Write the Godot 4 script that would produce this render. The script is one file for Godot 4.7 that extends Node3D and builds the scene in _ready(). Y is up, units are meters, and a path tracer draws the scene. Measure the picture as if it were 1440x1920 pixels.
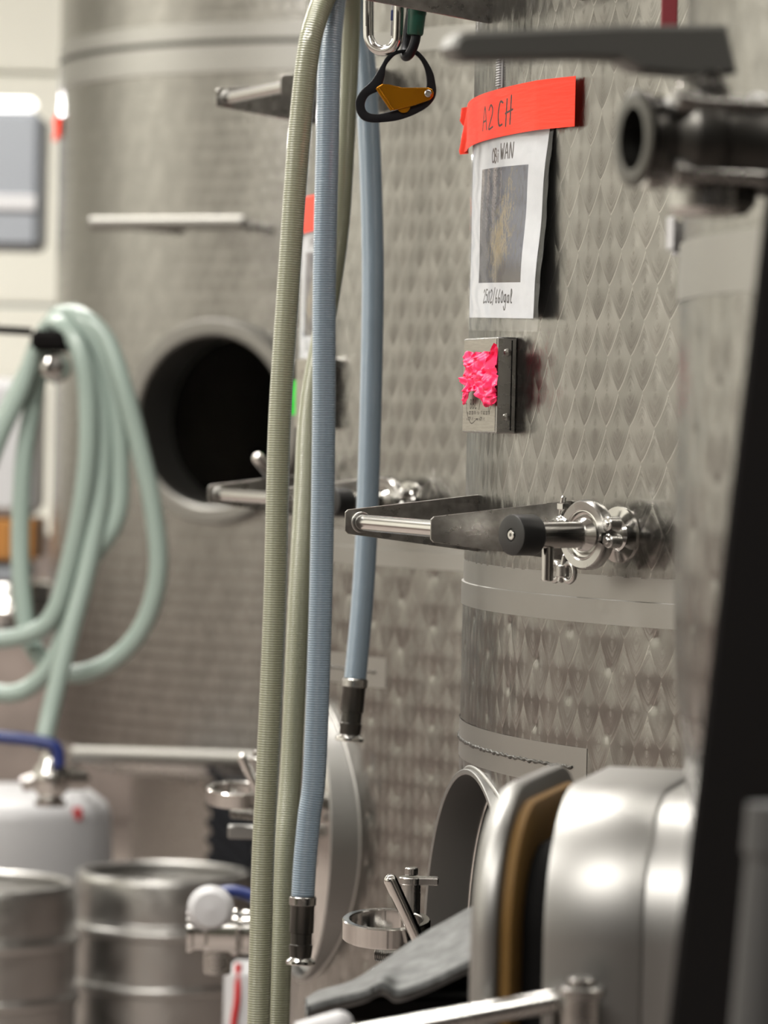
extends Node3D
# A row of stainless wine tanks seen along the aisle. x right, y up, the camera looks down -z. Metres.

const F := 7000.0           # focal length in pixels of the 1440 x 1920 frame
const EYE := Vector3(0, 1.56, 0)
var cam_t: Transform3D
var M := {}
var used := {}
var rng := RandomNumberGenerator.new()
var ZX := Transform3D(Basis(Vector3.RIGHT, PI / 2), Vector3.ZERO)   # turns a lathe's y axis to z

# ------------------------------------------------------------------ names, labels

func numbered(called: String) -> String:
	used[called] = used.get(called, 0) + 1
	return called if used[called] == 1 else "%s_%03d" % [called, used[called] - 1]

func tag(o: Node, label: String, category: String, group := "") -> Node:
	o.set_meta("label", label)
	o.set_meta("category", category)
	if group:
		o.set_meta("group", group)
	return o

func thing(called: String, label: String, category: String, xf := Transform3D(), group := "") -> Node3D:
	var o := Node3D.new()
	o.name = numbered(called)
	add_child(o)
	o.transform = xf
	tag(o, label, category, group)
	return o

func part(parent: Node, called: String, st: SurfaceTool, m: Material, label := "") -> MeshInstance3D:
	var o := MeshInstance3D.new()
	o.name = called
	o.mesh = st.commit()
	o.material_override = null
	for k in o.mesh.get_surface_count():
		o.mesh.surface_set_material(k, m)
	o.cast_shadow = GeometryInstance3D.SHADOW_CASTING_SETTING_ON
	parent.add_child(o, true)
	if label:
		o.set_meta("label", label)
	return o

func struct(called: String, st: SurfaceTool, m: Material) -> MeshInstance3D:
	var o := part(self, called, st, m)
	o.set_meta("kind", "structure")
	return o

# ------------------------------------------------------------------ camera maths

func P(px: float, py: float, z: float) -> Vector3:
	return cam_t * Vector3((px - 720.0) / F * z, -(py - 960.0) / F * z, -z)

func pix(w: Vector3) -> Vector2:
	var c := cam_t.affine_inverse() * w
	return Vector2(720.0 + F * c.x / -c.z, 960.0 - F * c.y / -c.z)

func Q(xf: Transform3D, px: float, py: float, z: float) -> Vector3:
	return xf.affine_inverse() * P(px, py, z)

# ------------------------------------------------------------------ shapes

func mb() -> SurfaceTool:
	var st := SurfaceTool.new()
	st.begin(Mesh.PRIMITIVE_TRIANGLES)
	return st

func tri(st: SurfaceTool, v: Array, n: Array, u: Array) -> void:
	var order := [0, 1, 2]
	var a: Vector3 = v[0]
	if (v[2] - a).cross(v[1] - a).dot(n[0] + n[1] + n[2]) < 0.0:
		order = [0, 2, 1]
	for k in order:
		st.set_normal(n[k])
		st.set_uv(u[k])
		st.add_vertex(v[k])

func quad(st: SurfaceTool, a: Vector3, b: Vector3, c: Vector3, d: Vector3, ref: Vector3, uv := [Vector2(0, 1), Vector2(1, 1), Vector2(1, 0), Vector2(0, 0)]) -> void:
	var n := (c - a).cross(b - d).normalized()
	if n.dot((a + b + c + d) / 4.0 - ref) < 0.0:
		n = -n
	tri(st, [a, b, c], [n, n, n], [uv[0], uv[1], uv[2]])
	tri(st, [a, c, d], [n, n, n], [uv[0], uv[2], uv[3]])

func grid(st: SurfaceTool, p: Array, uv: Array, closed := false, sign_ := 0.0) -> void:
	# p: rows of PackedVector3Array; smooth normals from neighbours
	var rows := p.size()
	var cols: int = p[0].size()
	var nn := []
	var vote := 0.0
	for r in rows:
		var row := PackedVector3Array()
		var mid := Vector3.ZERO
		for c in cols:
			mid += p[r][c]
		mid /= cols
		for c in cols:
			var l := c - 1
			var h := c + 1
			if closed:
				l = cols - 2 if c == 0 else c - 1
				h = 1 if c == cols - 1 else c + 1
			else:
				l = maxi(l, 0)
				h = mini(h, cols - 1)
			var du: Vector3 = p[r][h] - p[r][l]
			var dv: Vector3 = p[mini(r + 1, rows - 1)][c] - p[maxi(r - 1, 0)][c]
			var n := du.cross(dv).normalized()
			vote += n.dot((p[r][c] - mid).normalized()) if closed else 0.0
			row.append(n)
		nn.append(row)
	var s := sign_ if sign_ != 0.0 else (-1.0 if vote < 0.0 else 1.0)
	for r in rows - 1:
		for c in cols - 1:
			var v := [p[r][c], p[r][c + 1], p[r + 1][c + 1], p[r + 1][c]]
			var n := [nn[r][c] * s, nn[r][c + 1] * s, nn[r + 1][c + 1] * s, nn[r + 1][c] * s]
			var u := [uv[r][c], uv[r][c + 1], uv[r + 1][c + 1], uv[r + 1][c]]
			tri(st, [v[0], v[1], v[2]], [n[0], n[1], n[2]], [u[0], u[1], u[2]])
			tri(st, [v[0], v[2], v[3]], [n[0], n[2], n[3]], [u[0], u[2], u[3]])

func lathe(st: SurfaceTool, prof: Array, seg: int, xf := Transform3D(), a0 := 0.0, a1 := TAU, tile := 0.2) -> void:
	# prof: Vector2(radius, height), outside going up; corners sharper than 40 degrees stay sharp
	var n := prof.size()
	var along := [0.0]
	var dirs := []
	for i in n - 1:
		var d: Vector2 = prof[i + 1] - prof[i]
		dirs.append(d.normalized())
		along.append(along[i] + d.length())
	for i in n - 1:
		if (prof[i + 1] - prof[i]).length() < 1e-7:
			continue
		var ns := []
		for e in 2:
			var d: Vector2 = dirs[i]
			var k: int = i - 1 + 2 * e
			if k >= 0 and k < n - 1 and dirs[k].dot(d) > 0.77:
				d = (d + dirs[k]).normalized()
			ns.append(Vector2(d.y, -d.x))
		var rr: float = maxf(prof[i].x, prof[i + 1].x)
		for s in seg:
			var v := []
			var nm := []
			var u := []
			for e in [[0, 0], [0, 1], [1, 1], [1, 0]]:
				var a: float = a0 + (a1 - a0) * (s + e[1]) / seg
				var q: Vector2 = prof[i + e[0]]
				var m: Vector2 = ns[e[0]]
				v.append(xf * Vector3(cos(a) * q.x, q.y, sin(a) * q.x))
				nm.append((xf.basis * Vector3(cos(a) * m.x, m.y, sin(a) * m.x)).normalized())
				u.append(Vector2(a * rr / tile, along[i + e[0]] / tile))
			if prof[i].x > 1e-6:
				tri(st, [v[0], v[1], v[2]], [nm[0], nm[1], nm[2]], [u[0], u[1], u[2]])
			if prof[i + 1].x > 1e-6 or prof[i].x <= 1e-6:
				tri(st, [v[0], v[2], v[3]], [nm[0], nm[2], nm[3]], [u[0], u[2], u[3]])

func turned(a: Vector3, b: Vector3) -> Transform3D:
	# a frame at a whose y axis points to b
	var y := (b - a).normalized()
	var x := y.cross(Vector3.UP if absf(y.y) < 0.9 else Vector3.RIGHT).normalized()
	return Transform3D(Basis(x, y, x.cross(y)), a)

func rod(st: SurfaceTool, a: Vector3, b: Vector3, r: float, seg := 20, bev := 0.001, r2 := -1.0) -> void:
	var h := a.distance_to(b)
	var q := r if r2 < 0.0 else r2
	lathe(st, [Vector2(0, 0), Vector2(r - bev, 0), Vector2(r, bev), Vector2(q, h - bev), Vector2(q - bev, h), Vector2(0, h)], seg, turned(a, b))

func dome_rod(st: SurfaceTool, a: Vector3, b: Vector3, r: float, seg := 20) -> void:
	var h := a.distance_to(b)
	var prof := [Vector2(0, 0), Vector2(r, 0)]
	for k in 7:
		var t := k * PI / 12.0
		prof.append(Vector2(r * cos(t), h - r + r * sin(t)))
	lathe(st, prof, seg, turned(a, b))

func ring(st: SurfaceTool, r0: float, r1: float, h: float, xf: Transform3D, seg := 48, bev := 0.001, a0 := 0.0, a1 := TAU) -> void:
	# flat ring of inner radius r0, outer r1, height h from y = 0
	lathe(st, [Vector2(r0 + bev, 0), Vector2(r1 - bev, 0), Vector2(r1, bev), Vector2(r1, h - bev), Vector2(r1 - bev, h), Vector2(r0 + bev, h), Vector2(r0, h - bev), Vector2(r0, bev), Vector2(r0 + bev, 0)], seg, xf, a0, a1)

func sweep(st: SurfaceTool, pts: Array, rad, seg := 14, closed := false, vtile := 1.0, cap := true) -> void:
	var n := pts.size()
	var p := []
	var uv := []
	var up := Vector3.ZERO
	var along := 0.0
	for i in n:
		var a: Vector3 = pts[(i - 1 + n) % n] if closed else pts[maxi(i - 1, 0)]
		var b: Vector3 = pts[(i + 1) % n] if closed else pts[mini(i + 1, n - 1)]
		var t := (b - a).normalized()
		if up == Vector3.ZERO:
			up = t.cross(Vector3.RIGHT if absf(t.x) < 0.8 else Vector3.UP).normalized()
		up = (up - t * up.dot(t)).normalized()
		var w := t.cross(up)
		if i > 0:
			along += pts[i].distance_to(pts[i - 1])
		var r: float = rad if rad is float else rad[i]
		var row := PackedVector3Array()
		var urow := PackedVector2Array()
		for s in seg + 1:
			var g := TAU * s / seg
			row.append(pts[i] + (up * cos(g) + w * sin(g)) * r)
			urow.append(Vector2(float(s) / seg, along / vtile))
		p.append(row)
		uv.append(urow)
	if closed:
		p.append(p[0])
		var last: PackedVector2Array = uv[0].duplicate()
		for s in seg + 1:
			last[s].y = (along + pts[n - 1].distance_to(pts[0])) / vtile
		uv.append(last)
	grid(st, p, uv, true)
	if cap and not closed:
		for e in [0, n - 1]:
			var m: Vector3 = pts[e]
			var t: Vector3 = (pts[0] - pts[1]).normalized() if e == 0 else (pts[n - 1] - pts[n - 2]).normalized()
			for s in seg:
				tri(st, [m, p[e][s], p[e][s + 1]], [t, t, t], [Vector2.ZERO, Vector2.ZERO, Vector2.ZERO])

func smooth(pts: Array, steps := 8, closed := false) -> Array:
	# Catmull-Rom through the points
	var out := []
	var n := pts.size()
	for i in (n if closed else n - 1):
		var a = pts[(i - 1 + n) % n] if closed else pts[maxi(i - 1, 0)]
		var b = pts[i]
		var c = pts[(i + 1) % n]
		var d = pts[(i + 2) % n] if closed else pts[mini(i + 2, n - 1)]
		for k in steps:
			out.append(b.cubic_interpolate(c, a, d, float(k) / steps))
	if not closed:
		out.append(pts[n - 1])
	return out

func box(st: SurfaceTool, size: Vector3, bev: float, xf := Transform3D()) -> void:
	var h := size / 2.0
	bev = minf(bev, minf(h.x, minf(h.y, h.z)) * 0.9)
	var c := func(s: Vector3, ax: int) -> Vector3:
		var q := Vector3(s.x * (h.x - bev), s.y * (h.y - bev), s.z * (h.z - bev))
		q[ax] = s[ax] * h[ax]
		return xf * q
	var o := xf.origin
	for ax in 3:
		var b := (ax + 1) % 3
		var d := (ax + 2) % 3
		for s in [-1.0, 1.0]:
			var q := []
			for e in [[-1, -1], [1, -1], [1, 1], [-1, 1]]:
				var g := Vector3.ZERO
				g[ax] = s
				g[b] = e[0]
				g[d] = e[1]
				q.append(c.call(g, ax))
			quad(st, q[0], q[1], q[2], q[3], o)
			for s2 in [-1.0, 1.0]:
				var g0 := Vector3.ZERO
				g0[ax] = s
				g0[b] = s2
				g0[d] = -1
				var g1 := g0
				g1[d] = 1
				quad(st, c.call(g0, ax), c.call(g1, ax), c.call(g1, b), c.call(g0, b), o)
	for sx in [-1.0, 1.0]:
		for sy in [-1.0, 1.0]:
			for sz in [-1.0, 1.0]:
				var g := Vector3(sx, sy, sz)
				var v := [c.call(g, 0), c.call(g, 1), c.call(g, 2)]
				var n: Vector3 = (v[1] - v[0]).cross(v[2] - v[0]).normalized()
				if n.dot(xf.basis * g) < 0.0:
					n = -n
				tri(st, v, [n, n, n], [Vector2.ZERO, Vector2.ZERO, Vector2.ZERO])

func prism(st: SurfaceTool, poly: PackedVector2Array, depth: float, bev: float, xf := Transform3D()) -> void:
	# a 2-D outline with thickness along local z, edges chamfered
	if not Geometry2D.is_polygon_clockwise(poly):
		poly.reverse()
	var n := poly.size()
	var inset := PackedVector2Array()
	for i in n:
		var d0 := (poly[i] - poly[(i - 1 + n) % n]).normalized()
		var d1 := (poly[(i + 1) % n] - poly[i]).normalized()
		var nrm := (Vector2(d0.y, -d0.x) + Vector2(d1.y, -d1.x)) * 0.5
		inset.append(poly[i] + nrm / maxf(nrm.length_squared(), 0.3) * bev)
	var test := poly[0].distance_to(inset[0])
	if Geometry2D.is_point_in_polygon(inset[0], poly) == false and test > 0.0:
		for i in n:
			inset[i] = poly[i] * 2.0 - inset[i]
	var ids := Geometry2D.triangulate_polygon(inset)
	var h := depth / 2.0
	for s in [-1.0, 1.0]:
		var nz: Vector3 = xf.basis * Vector3(0, 0, s)
		for k in range(0, ids.size(), 3):
			var v := []
			for e in 3:
				var q := inset[ids[k + e]]
				v.append(xf * Vector3(q.x, q.y, s * h))
			tri(st, v, [nz, nz, nz], [Vector2.ZERO, Vector2.RIGHT, Vector2.DOWN])
	for i in n:
		var j := (i + 1) % n
		var o2 := (inset[i] + inset[j]) * 0.5 - (poly[i] + poly[j]) * 0.5
		var mid := (poly[i] + poly[j]) * 0.5
		var out := Vector2((poly[j] - poly[i]).y, -(poly[j] - poly[i]).x).normalized()
		if out.dot(o2) > 0.0:
			out = -out
		var ref := xf * Vector3(mid.x - out.x * 0.05, mid.y - out.y * 0.05, 0)
		var f := func(q: Vector2, z: float) -> Vector3: return xf * Vector3(q.x, q.y, z)
		quad(st, f.call(poly[i], -h + bev), f.call(poly[j], -h + bev), f.call(poly[j], h - bev), f.call(poly[i], h - bev), ref)
		for s in [-1.0, 1.0]:
			quad(st, f.call(poly[i], s * (h - bev)), f.call(poly[j], s * (h - bev)), f.call(inset[j], s * h), f.call(inset[i], s * h), ref)

func band(st: SurfaceTool, outer: Array, inner: Array, th: float, xf: Transform3D) -> void:
	# a closed flat frame between two outlines of as many points, th thick along z, rounded a little
	var n := outer.size()
	var rows := []
	var uv := []
	var sec := [[0.0, -0.3], [0.0, 0.3], [0.08, 0.5], [0.92, 0.5], [1.0, 0.3], [1.0, -0.3], [0.92, -0.5], [0.08, -0.5], [0.0, -0.3]]
	for i in n + 1:
		var a: Vector2 = outer[i % n]
		var b: Vector2 = inner[i % n]
		var row := PackedVector3Array()
		var ur := PackedVector2Array()
		for s in sec:
			var q := a.lerp(b, s[0])
			row.append(xf * Vector3(q.x, q.y, s[1] * th))
			ur.append(Vector2.ZERO)
		rows.append(row)
		uv.append(ur)
	grid(st, rows, uv, true)

# ------------------------------------------------------------------ pictures that surfaces wear

func picture(w: int, h: int, f: Callable) -> Image:
	var d := PackedByteArray()
	d.resize(w * h * 3)
	var k := 0
	for y in h:
		for x in w:
			var c: Color = f.call(x, y)
			d[k] = clampi(int(c.r * 255.0), 0, 255)
			d[k + 1] = clampi(int(c.g * 255.0), 0, 255)
			d[k + 2] = clampi(int(c.b * 255.0), 0, 255)
			k += 3
	return Image.create_from_data(w, h, false, Image.FORMAT_RGB8, d)

func noise_image(w: int, h: int, freq: float, seed_: int, lo := 0.0, hi := 1.0, octaves := 4) -> Image:
	var n := FastNoiseLite.new()
	n.seed = seed_
	n.frequency = freq
	n.fractal_octaves = octaves
	var im := n.get_seamless_image(w, h)
	im.convert(Image.FORMAT_RGB8)
	if lo != 0.0 or hi != 1.0:
		var d := im.get_data()
		for k in d.size():
			d[k] = int((lo + (hi - lo) * d[k] / 255.0) * 255.0)
		im = Image.create_from_data(w, h, false, Image.FORMAT_RGB8, d)
	return im

func tex(im: Image) -> ImageTexture:
	return ImageTexture.create_from_image(im)

const CELLS := 6
const SW := 1024

func swirl_maps() -> Array:
	# machine-polished overlapping swirls: each disc holds concentric brush rings, later discs lie over earlier ones
	var nrm := PackedByteArray()
	nrm.resize(SW * SW * 3)
	var alb := PackedByteArray()
	alb.resize(SW * SW * 3)
	var rings := PackedFloat32Array()
	var tone := PackedFloat32Array()
	for k in CELLS * CELLS * 64:
		rings.append(rng.randf_range(0.4, 1.0) * (1.0 if k % 2 == 0 else -1.0))
	for k in CELLS * CELLS:
		tone.append(rng.randf_range(-0.03, 0.03))
	var ra := 0.52
	var rb := 1.0
	var cell := float(SW) / CELLS
	for y in SW:
		var fy := y / cell
		var jm := int(floor(fy))
		for x in SW:
			var fx := x / cell
			var hit := false
			var i := 0
			var j := 0
			var dx := 0.0
			var dy := 0.0
			var rho := 0.0
			for jj in [jm - 1, jm, jm + 1, jm + 2]:
				var off := 0.5 if posmod(jj, 2) == 1 else 0.0
				var im := int(floor(fx - off))
				for ii in [im + 1, im]:
					var ux: float = (fx - off - ii) / ra
					var uy: float = (fy - jj) / rb
					var q := pow(absf(ux), 1.22) + pow(absf(uy), 1.22)
					if q < 1.0:
						hit = true
						i = ii
						j = jj
						dx = ux
						dy = uy
						rho = pow(q, 0.82)
						break
				if hit:
					break
			var id := posmod(j, CELLS) * CELLS + posmod(i, CELLS)
			var g: float = rings[id * 64 + int(rho * 50.0)]
			var inv := 1.0 / maxf(sqrt(dx * dx + dy * dy), 0.03)
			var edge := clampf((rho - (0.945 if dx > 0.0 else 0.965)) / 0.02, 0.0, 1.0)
			var tilt := (0.17 * g + 0.03 * minf(rho * 3.0, 1.0)) * (1.0 - edge) + 0.02 * edge
			var nx := dx * inv * tilt
			var ny := dy * inv * tilt
			var nz := sqrt(maxf(0.1, 1.0 - nx * nx - ny * ny))
			var o := (y * SW + x) * 3
			nrm[o] = int((nx * 0.5 + 0.5) * 255.0)
			nrm[o + 1] = int((-ny * 0.5 + 0.5) * 255.0)
			nrm[o + 2] = int((nz * 0.5 + 0.5) * 255.0)
			var a := int(clampf(0.82 + tone[id] + (0.18 if dx > 0.0 else 0.07) * edge, 0.0, 1.0) * 255.0)  # glint along disc edges painted into the colour, stronger on the right-hand side
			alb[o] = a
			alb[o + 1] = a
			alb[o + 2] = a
	return [Image.create_from_data(SW, SW, false, Image.FORMAT_RGB8, nrm), Image.create_from_data(SW, SW, false, Image.FORMAT_RGB8, alb)]

func stroke(im: Image, pts: Array, w: float, c: Color, off := Vector2.ZERO, sc := 1.0) -> void:
	for i in pts.size() - 1:
		var a: Vector2 = off + pts[i] * sc
		var b: Vector2 = off + pts[i + 1] * sc
		var n := int(a.distance_to(b) * 1.5) + 1
		for k in n + 1:
			var q := a.lerp(b, float(k) / n)
			for y in range(int(q.y - w - 1), int(q.y + w + 2)):
				for x in range(int(q.x - w - 1), int(q.x + w + 2)):
					if x < 0 or y < 0 or x >= im.get_width() or y >= im.get_height():
						continue
					var t := clampf(w + 0.5 - Vector2(x, y).distance_to(q), 0.0, 1.0)
					if t > 0.0:
						im.set_pixel(x, y, im.get_pixel(x, y).lerp(c, t * c.a))

const GLYPH := {
	"O": [[0.3, 0, 0, 0.4, 0.1, 0.95, 0.5, 0.9, 0.6, 0.4, 0.3, 0]], "B": [[0, 0, 0, 1, 0.4, 0.9, 0.45, 0.6, 0, 0.5, 0.35, 0.4, 0.35, 0.05, 0, 0]],
	"i": [[0.1, 0.4, 0.1, 1], [0.1, 0.15, 0.12, 0.2]], "W": [[0, 0, 0.15, 1, 0.3, 0.35, 0.45, 1, 0.65, 0]], "A": [[0, 1, 0.3, 0, 0.6, 1], [0.1, 0.65, 0.5, 0.6]],
	"N": [[0, 1, 0.05, 0, 0.5, 1, 0.6, 0]], "2": [[0, 0.2, 0.25, 0, 0.5, 0.2, 0.4, 0.5, 0, 1, 0.55, 0.95]], "5": [[0.5, 0, 0.1, 0, 0.05, 0.4, 0.4, 0.4, 0.5, 0.75, 0.3, 1, 0, 0.9]],
	"0": [[0.3, 0.1, 0.05, 0.4, 0.1, 0.9, 0.4, 0.95, 0.5, 0.5, 0.3, 0.1]], "/": [[0.5, -0.15, 0, 1.15]], "6": [[0.4, 0, 0.1, 0.5, 0.1, 0.9, 0.35, 1, 0.45, 0.7, 0.1, 0.65]],
	"g": [[0.45, 0.4, 0.1, 0.45, 0.05, 0.85, 0.35, 0.9, 0.45, 0.4, 0.45, 1.4, 0.2, 1.55, 0, 1.3]], "a": [[0.45, 0.45, 0.1, 0.5, 0.05, 0.9, 0.35, 0.95, 0.45, 0.45, 0.5, 1]],
	"l": [[0.1, 0.8, 0.35, 0.3, 0.3, 0, 0.15, 0.1, 0.15, 0.9, 0.4, 1]], "C": [[0.5, 0.1, 0.2, 0.05, 0, 0.5, 0.1, 0.95, 0.45, 0.95]], "H": [[0, 0, -0.1, 1.05], [0.45, -0.1, 0.35, 1], [-0.15, 0.55, 0.6, 0.45]],
	"R": [[0, 1, 0.1, 0, 0.45, 0.1, 0.4, 0.45, 0.1, 0.5, 0.5, 1]], "L": [[0.05, 0, 0, 1, 0.45, 0.95]], "1": [[0, 0.2, 0.25, 0, 0.25, 1]], "3": [[0, 0.05, 0.4, 0.1, 0.15, 0.45, 0.5, 0.7, 0.3, 1, 0, 0.9]],
	"7": [[0, 0, 0.5, 0, 0.2, 1]], "8": [[0.25, 0.45, 0.05, 0.2, 0.25, 0, 0.45, 0.2, 0.05, 0.75, 0.25, 1, 0.5, 0.75, 0.25, 0.45]], "9": [[0.45, 0.3, 0.2, 0.5, 0.05, 0.25, 0.25, 0, 0.45, 0.3, 0.35, 1]],
	"-": [[0.05, 0.55, 0.45, 0.55]], ".": [[0.1, 0.95, 0.15, 1]], "w": [[0, 0.45, 0.12, 1, 0.25, 0.55, 0.38, 1, 0.5, 0.45]], "t": [[0.2, 0.1, 0.2, 0.9, 0.4, 1], [0, 0.4, 0.4, 0.4]],
	"e": [[0.05, 0.7, 0.45, 0.65, 0.3, 0.42, 0.05, 0.7, 0.15, 1, 0.45, 0.95]], "f": [[0.45, 0.05, 0.2, 0.15, 0.2, 1], [0, 0.45, 0.4, 0.45]], "x": [[0, 0.45, 0.45, 1], [0.45, 0.45, 0, 1]], " ": [],
}

func write(im: Image, text: String, at: Vector2, size: Vector2, w: float, c: Color, pitch := 0.75) -> void:
	var x := at.x
	for ch in text:
		for line in GLYPH.get(ch, []):
			var pts := []
			for k in range(0, line.size(), 2):
				pts.append(Vector2(x + line[k] * size.x, at.y + line[k + 1] * size.y))
			stroke(im, smooth(pts, 4) if pts.size() > 2 else pts, w, c)
		x += size.x * pitch

# ------------------------------------------------------------------ materials

func mat(called: String, c: Color, metal := 0.0, rough := 0.5) -> StandardMaterial3D:
	var m := StandardMaterial3D.new()
	m.resource_name = called
	m.albedo_color = c
	m.metallic = metal
	m.roughness = rough
	M[called] = m
	return m

func triplanar(m: StandardMaterial3D, scale_: float) -> void:
	m.uv1_triplanar = true
	m.uv1_scale = Vector3.ONE * scale_

func materials() -> void:
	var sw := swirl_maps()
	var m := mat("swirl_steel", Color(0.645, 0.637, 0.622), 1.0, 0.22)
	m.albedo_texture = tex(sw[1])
	m.normal_enabled = true
	m.normal_texture = tex(sw[0])
	m.normal_scale = 1.0
	var smudge := tex(noise_image(512, 512, 0.012, 5, 0.55, 1.0))
	var streak_im := noise_image(512, 16, 0.06, 9, 0.6, 1.0)
	streak_im.resize(512, 512, Image.INTERPOLATE_CUBIC)
	var streak := tex(streak_im)
	m = mat("ground_steel", Color(0.58, 0.576, 0.565), 1.0, 0.40)      # smooth ground weld zones
	mat("brushed_steel", Color(0.54, 0.537, 0.53), 1.0, 0.44)
	m = mat("satin_steel", Color(0.66, 0.655, 0.645), 1.0, 0.34)
	m.roughness_texture = smudge
	triplanar(m, 5.0)
	mat("polished_steel", Color(0.72, 0.715, 0.705), 1.0, 0.15)
	m = mat("worn_plate", Color(0.66, 0.65, 0.635), 1.0, 0.40)
	m.albedo_texture = tex(noise_image(512, 512, 0.02, 21, 0.78, 1.0, 5))
	m.roughness_texture = smudge
	triplanar(m, 8.0)
	mat("dark_steel", Color(0.30, 0.295, 0.285), 1.0, 0.36)
	m = mat("keg_steel", Color(0.64, 0.635, 0.625), 1.0, 0.48)
	m.roughness_texture = smudge
	triplanar(m, 3.0)
	mat("black_plastic", Color(0.05, 0.05, 0.055), 0.0, 0.45)
	m = mat("black_rubber", Color(0.06, 0.058, 0.058), 0.0, 0.75)
	m.metallic_specular = 0.2
	m = mat("black_paint", Color(0.06, 0.055, 0.055), 0.0, 0.8)
	m.metallic_specular = 0.15
	m = mat("mottled_sheet", Color(0.40, 0.41, 0.41), 0.0, 0.6)
	m.albedo_texture = tex(noise_image(512, 512, 0.02, 51, 0.15, 1.0, 5))
	triplanar(m, 5.0)
	mat("lever_steel", Color(0.40, 0.40, 0.39), 0.7, 0.42)
	mat("dull_steel", Color(0.50, 0.495, 0.48), 1.0, 0.5)
	mat("dark_paint", Color(0.17, 0.17, 0.17), 0.0, 0.6)
	mat("black_alloy", Color(0.045, 0.05, 0.07), 0.6, 0.5)
	mat("gold_alloy", Color(0.60, 0.40, 0.08), 1.0, 0.35)
	m = mat("green_sleeve", Color(0.03, 0.23, 0.18), 0.0, 0.35)
	m = mat("gasket", Color(0.43, 0.32, 0.15), 0.0, 0.55)
	# hoses: fine wire rings under clear plastic
	var ribs := picture(8, 32, func(_x, y):
		var s := sin(y / 32.0 * TAU * 2.0)
		return Color(0.5, 0.5 - 0.28 * cos(y / 32.0 * TAU * 2.0), 0.95))
	var rib_tone := picture(8, 32, func(_x, y):
		var s := 0.5 + 0.5 * sin(y / 32.0 * TAU * 2.0)
		return Color(0.68 + 0.32 * s, 0.68 + 0.32 * s, 0.68 + 0.32 * s))
	for h in [["green_hose", Color(0.545, 0.555, 0.465)], ["blue_hose", Color(0.53, 0.605, 0.67)]]:
		m = mat(h[0], h[1], 0.0, 0.28)
		m.albedo_texture = tex(rib_tone)
		m.normal_enabled = true
		m.normal_texture = tex(ribs)
		m.clearcoat_enabled = true
		m.clearcoat = 0.5
		m.clearcoat_roughness = 0.12
		m.backlight_enabled = true
		m.backlight = h[1] * 0.35
	m = mat("pale_hose", Color(0.51, 0.565, 0.54), 0.0, 0.3)
	m.backlight_enabled = true
	m.backlight = Color(0.2, 0.25, 0.24)
	mat("white_plastic", Color(0.63, 0.63, 0.64), 0.0, 0.45)
	mat("blue_plastic", Color(0.07, 0.14, 0.36), 0.0, 0.4)
	mat("navy_cloth", Color(0.045, 0.055, 0.085), 0.0, 0.85)
	mat("red_plastic", Color(0.62, 0.04, 0.07), 0.0, 0.5)
	mat("dark_red", Color(0.40, 0.03, 0.09), 0.0, 0.5)
	m = mat("orange_wood", Color(0.66, 0.43, 0.13), 0.0, 0.6)
	m.albedo_texture = streak
	triplanar(m, 2.0)
	mat("grey_paint", Color(0.46, 0.475, 0.50), 0.0, 0.45)
	m = mat("cream_wall", Color(0.93, 0.93, 0.895), 0.0, 0.6)
	m = mat("concrete", Color(0.68, 0.625, 0.60), 0.0, 0.7)
	m.albedo_texture = tex(noise_image(512, 512, 0.01, 33, 0.7, 1.0))
	triplanar(m, 0.4)
	m = mat("floor_paint", Color(0.62, 0.575, 0.555), 0.0, 0.5)
	m.albedo_texture = tex(noise_image(512, 512, 0.01, 37, 0.75, 1.0))
	triplanar(m, 0.3)
	mat("dark_siding", Color(0.30, 0.29, 0.28), 0.0, 0.6)
	mat("ceiling_white", Color(0.82, 0.815, 0.80), 0.0, 0.8)
	m = mat("led", Color(1, 1, 1), 0.0, 0.4)
	m.emission_enabled = true
	m.emission = Color(1.0, 0.97, 0.92)
	m.emission_energy_multiplier = 4.0
	m = mat("strip_led", Color(1, 1, 1), 0.0, 0.4)
	m.emission_enabled = true
	m.emission = Color(1.0, 0.98, 0.95)
	m.emission_energy_multiplier = 1.5
	# clear film
	m = mat("film", Color(1, 1, 1, 0.012), 0.0, 0.08)
	m.metallic_specular = 0.2
	m.transparency = BaseMaterial3D.TRANSPARENCY_ALPHA
	# tapes
	var weave := func(im: Image) -> Image: return im
	var tape_im := picture(768, 160, func(x, y):
		var t := 0.5 + 0.5 * sin(y * 1.9) * sin(x * 0.21 + y * 0.5)
		return Color(0.93, 0.15 + 0.03 * t, 0.012 + 0.008 * t))
	var ink := Color(0.16, 0.07, 0.05)
	write(tape_im, "A2", Vector2(350, 46), Vector2(50, 78), 3.0, Color(0.2, 0.08, 0.05, 0.75), 0.9)
	write(tape_im, "CH", Vector2(456, 40), Vector2(52, 84), 3.4, ink, 0.95)
	m = mat("orange_tape", Color(1, 1, 1), 0.0, 0.6)
	m.albedo_texture = tex(tape_im)
	var bump := noise_image(256, 256, 0.02, 41)
	m.heightmap_enabled = true
	m.heightmap_texture = tex(bump)
	m.heightmap_scale = 0.02
	mat("plain_orange", Color(0.93, 0.18, 0.03), 0.0, 0.5)
	mat("green_tape", Color(0.12, 0.72, 0.20), 0.0, 0.5)
	mat("pink_tape", Color(0.96, 0.13, 0.38), 0.0, 0.42)
	# the notice: hand-written words above and below a plain dark print
	var nz := FastNoiseLite.new()
	nz.seed = 12
	nz.frequency = 0.03
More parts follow.
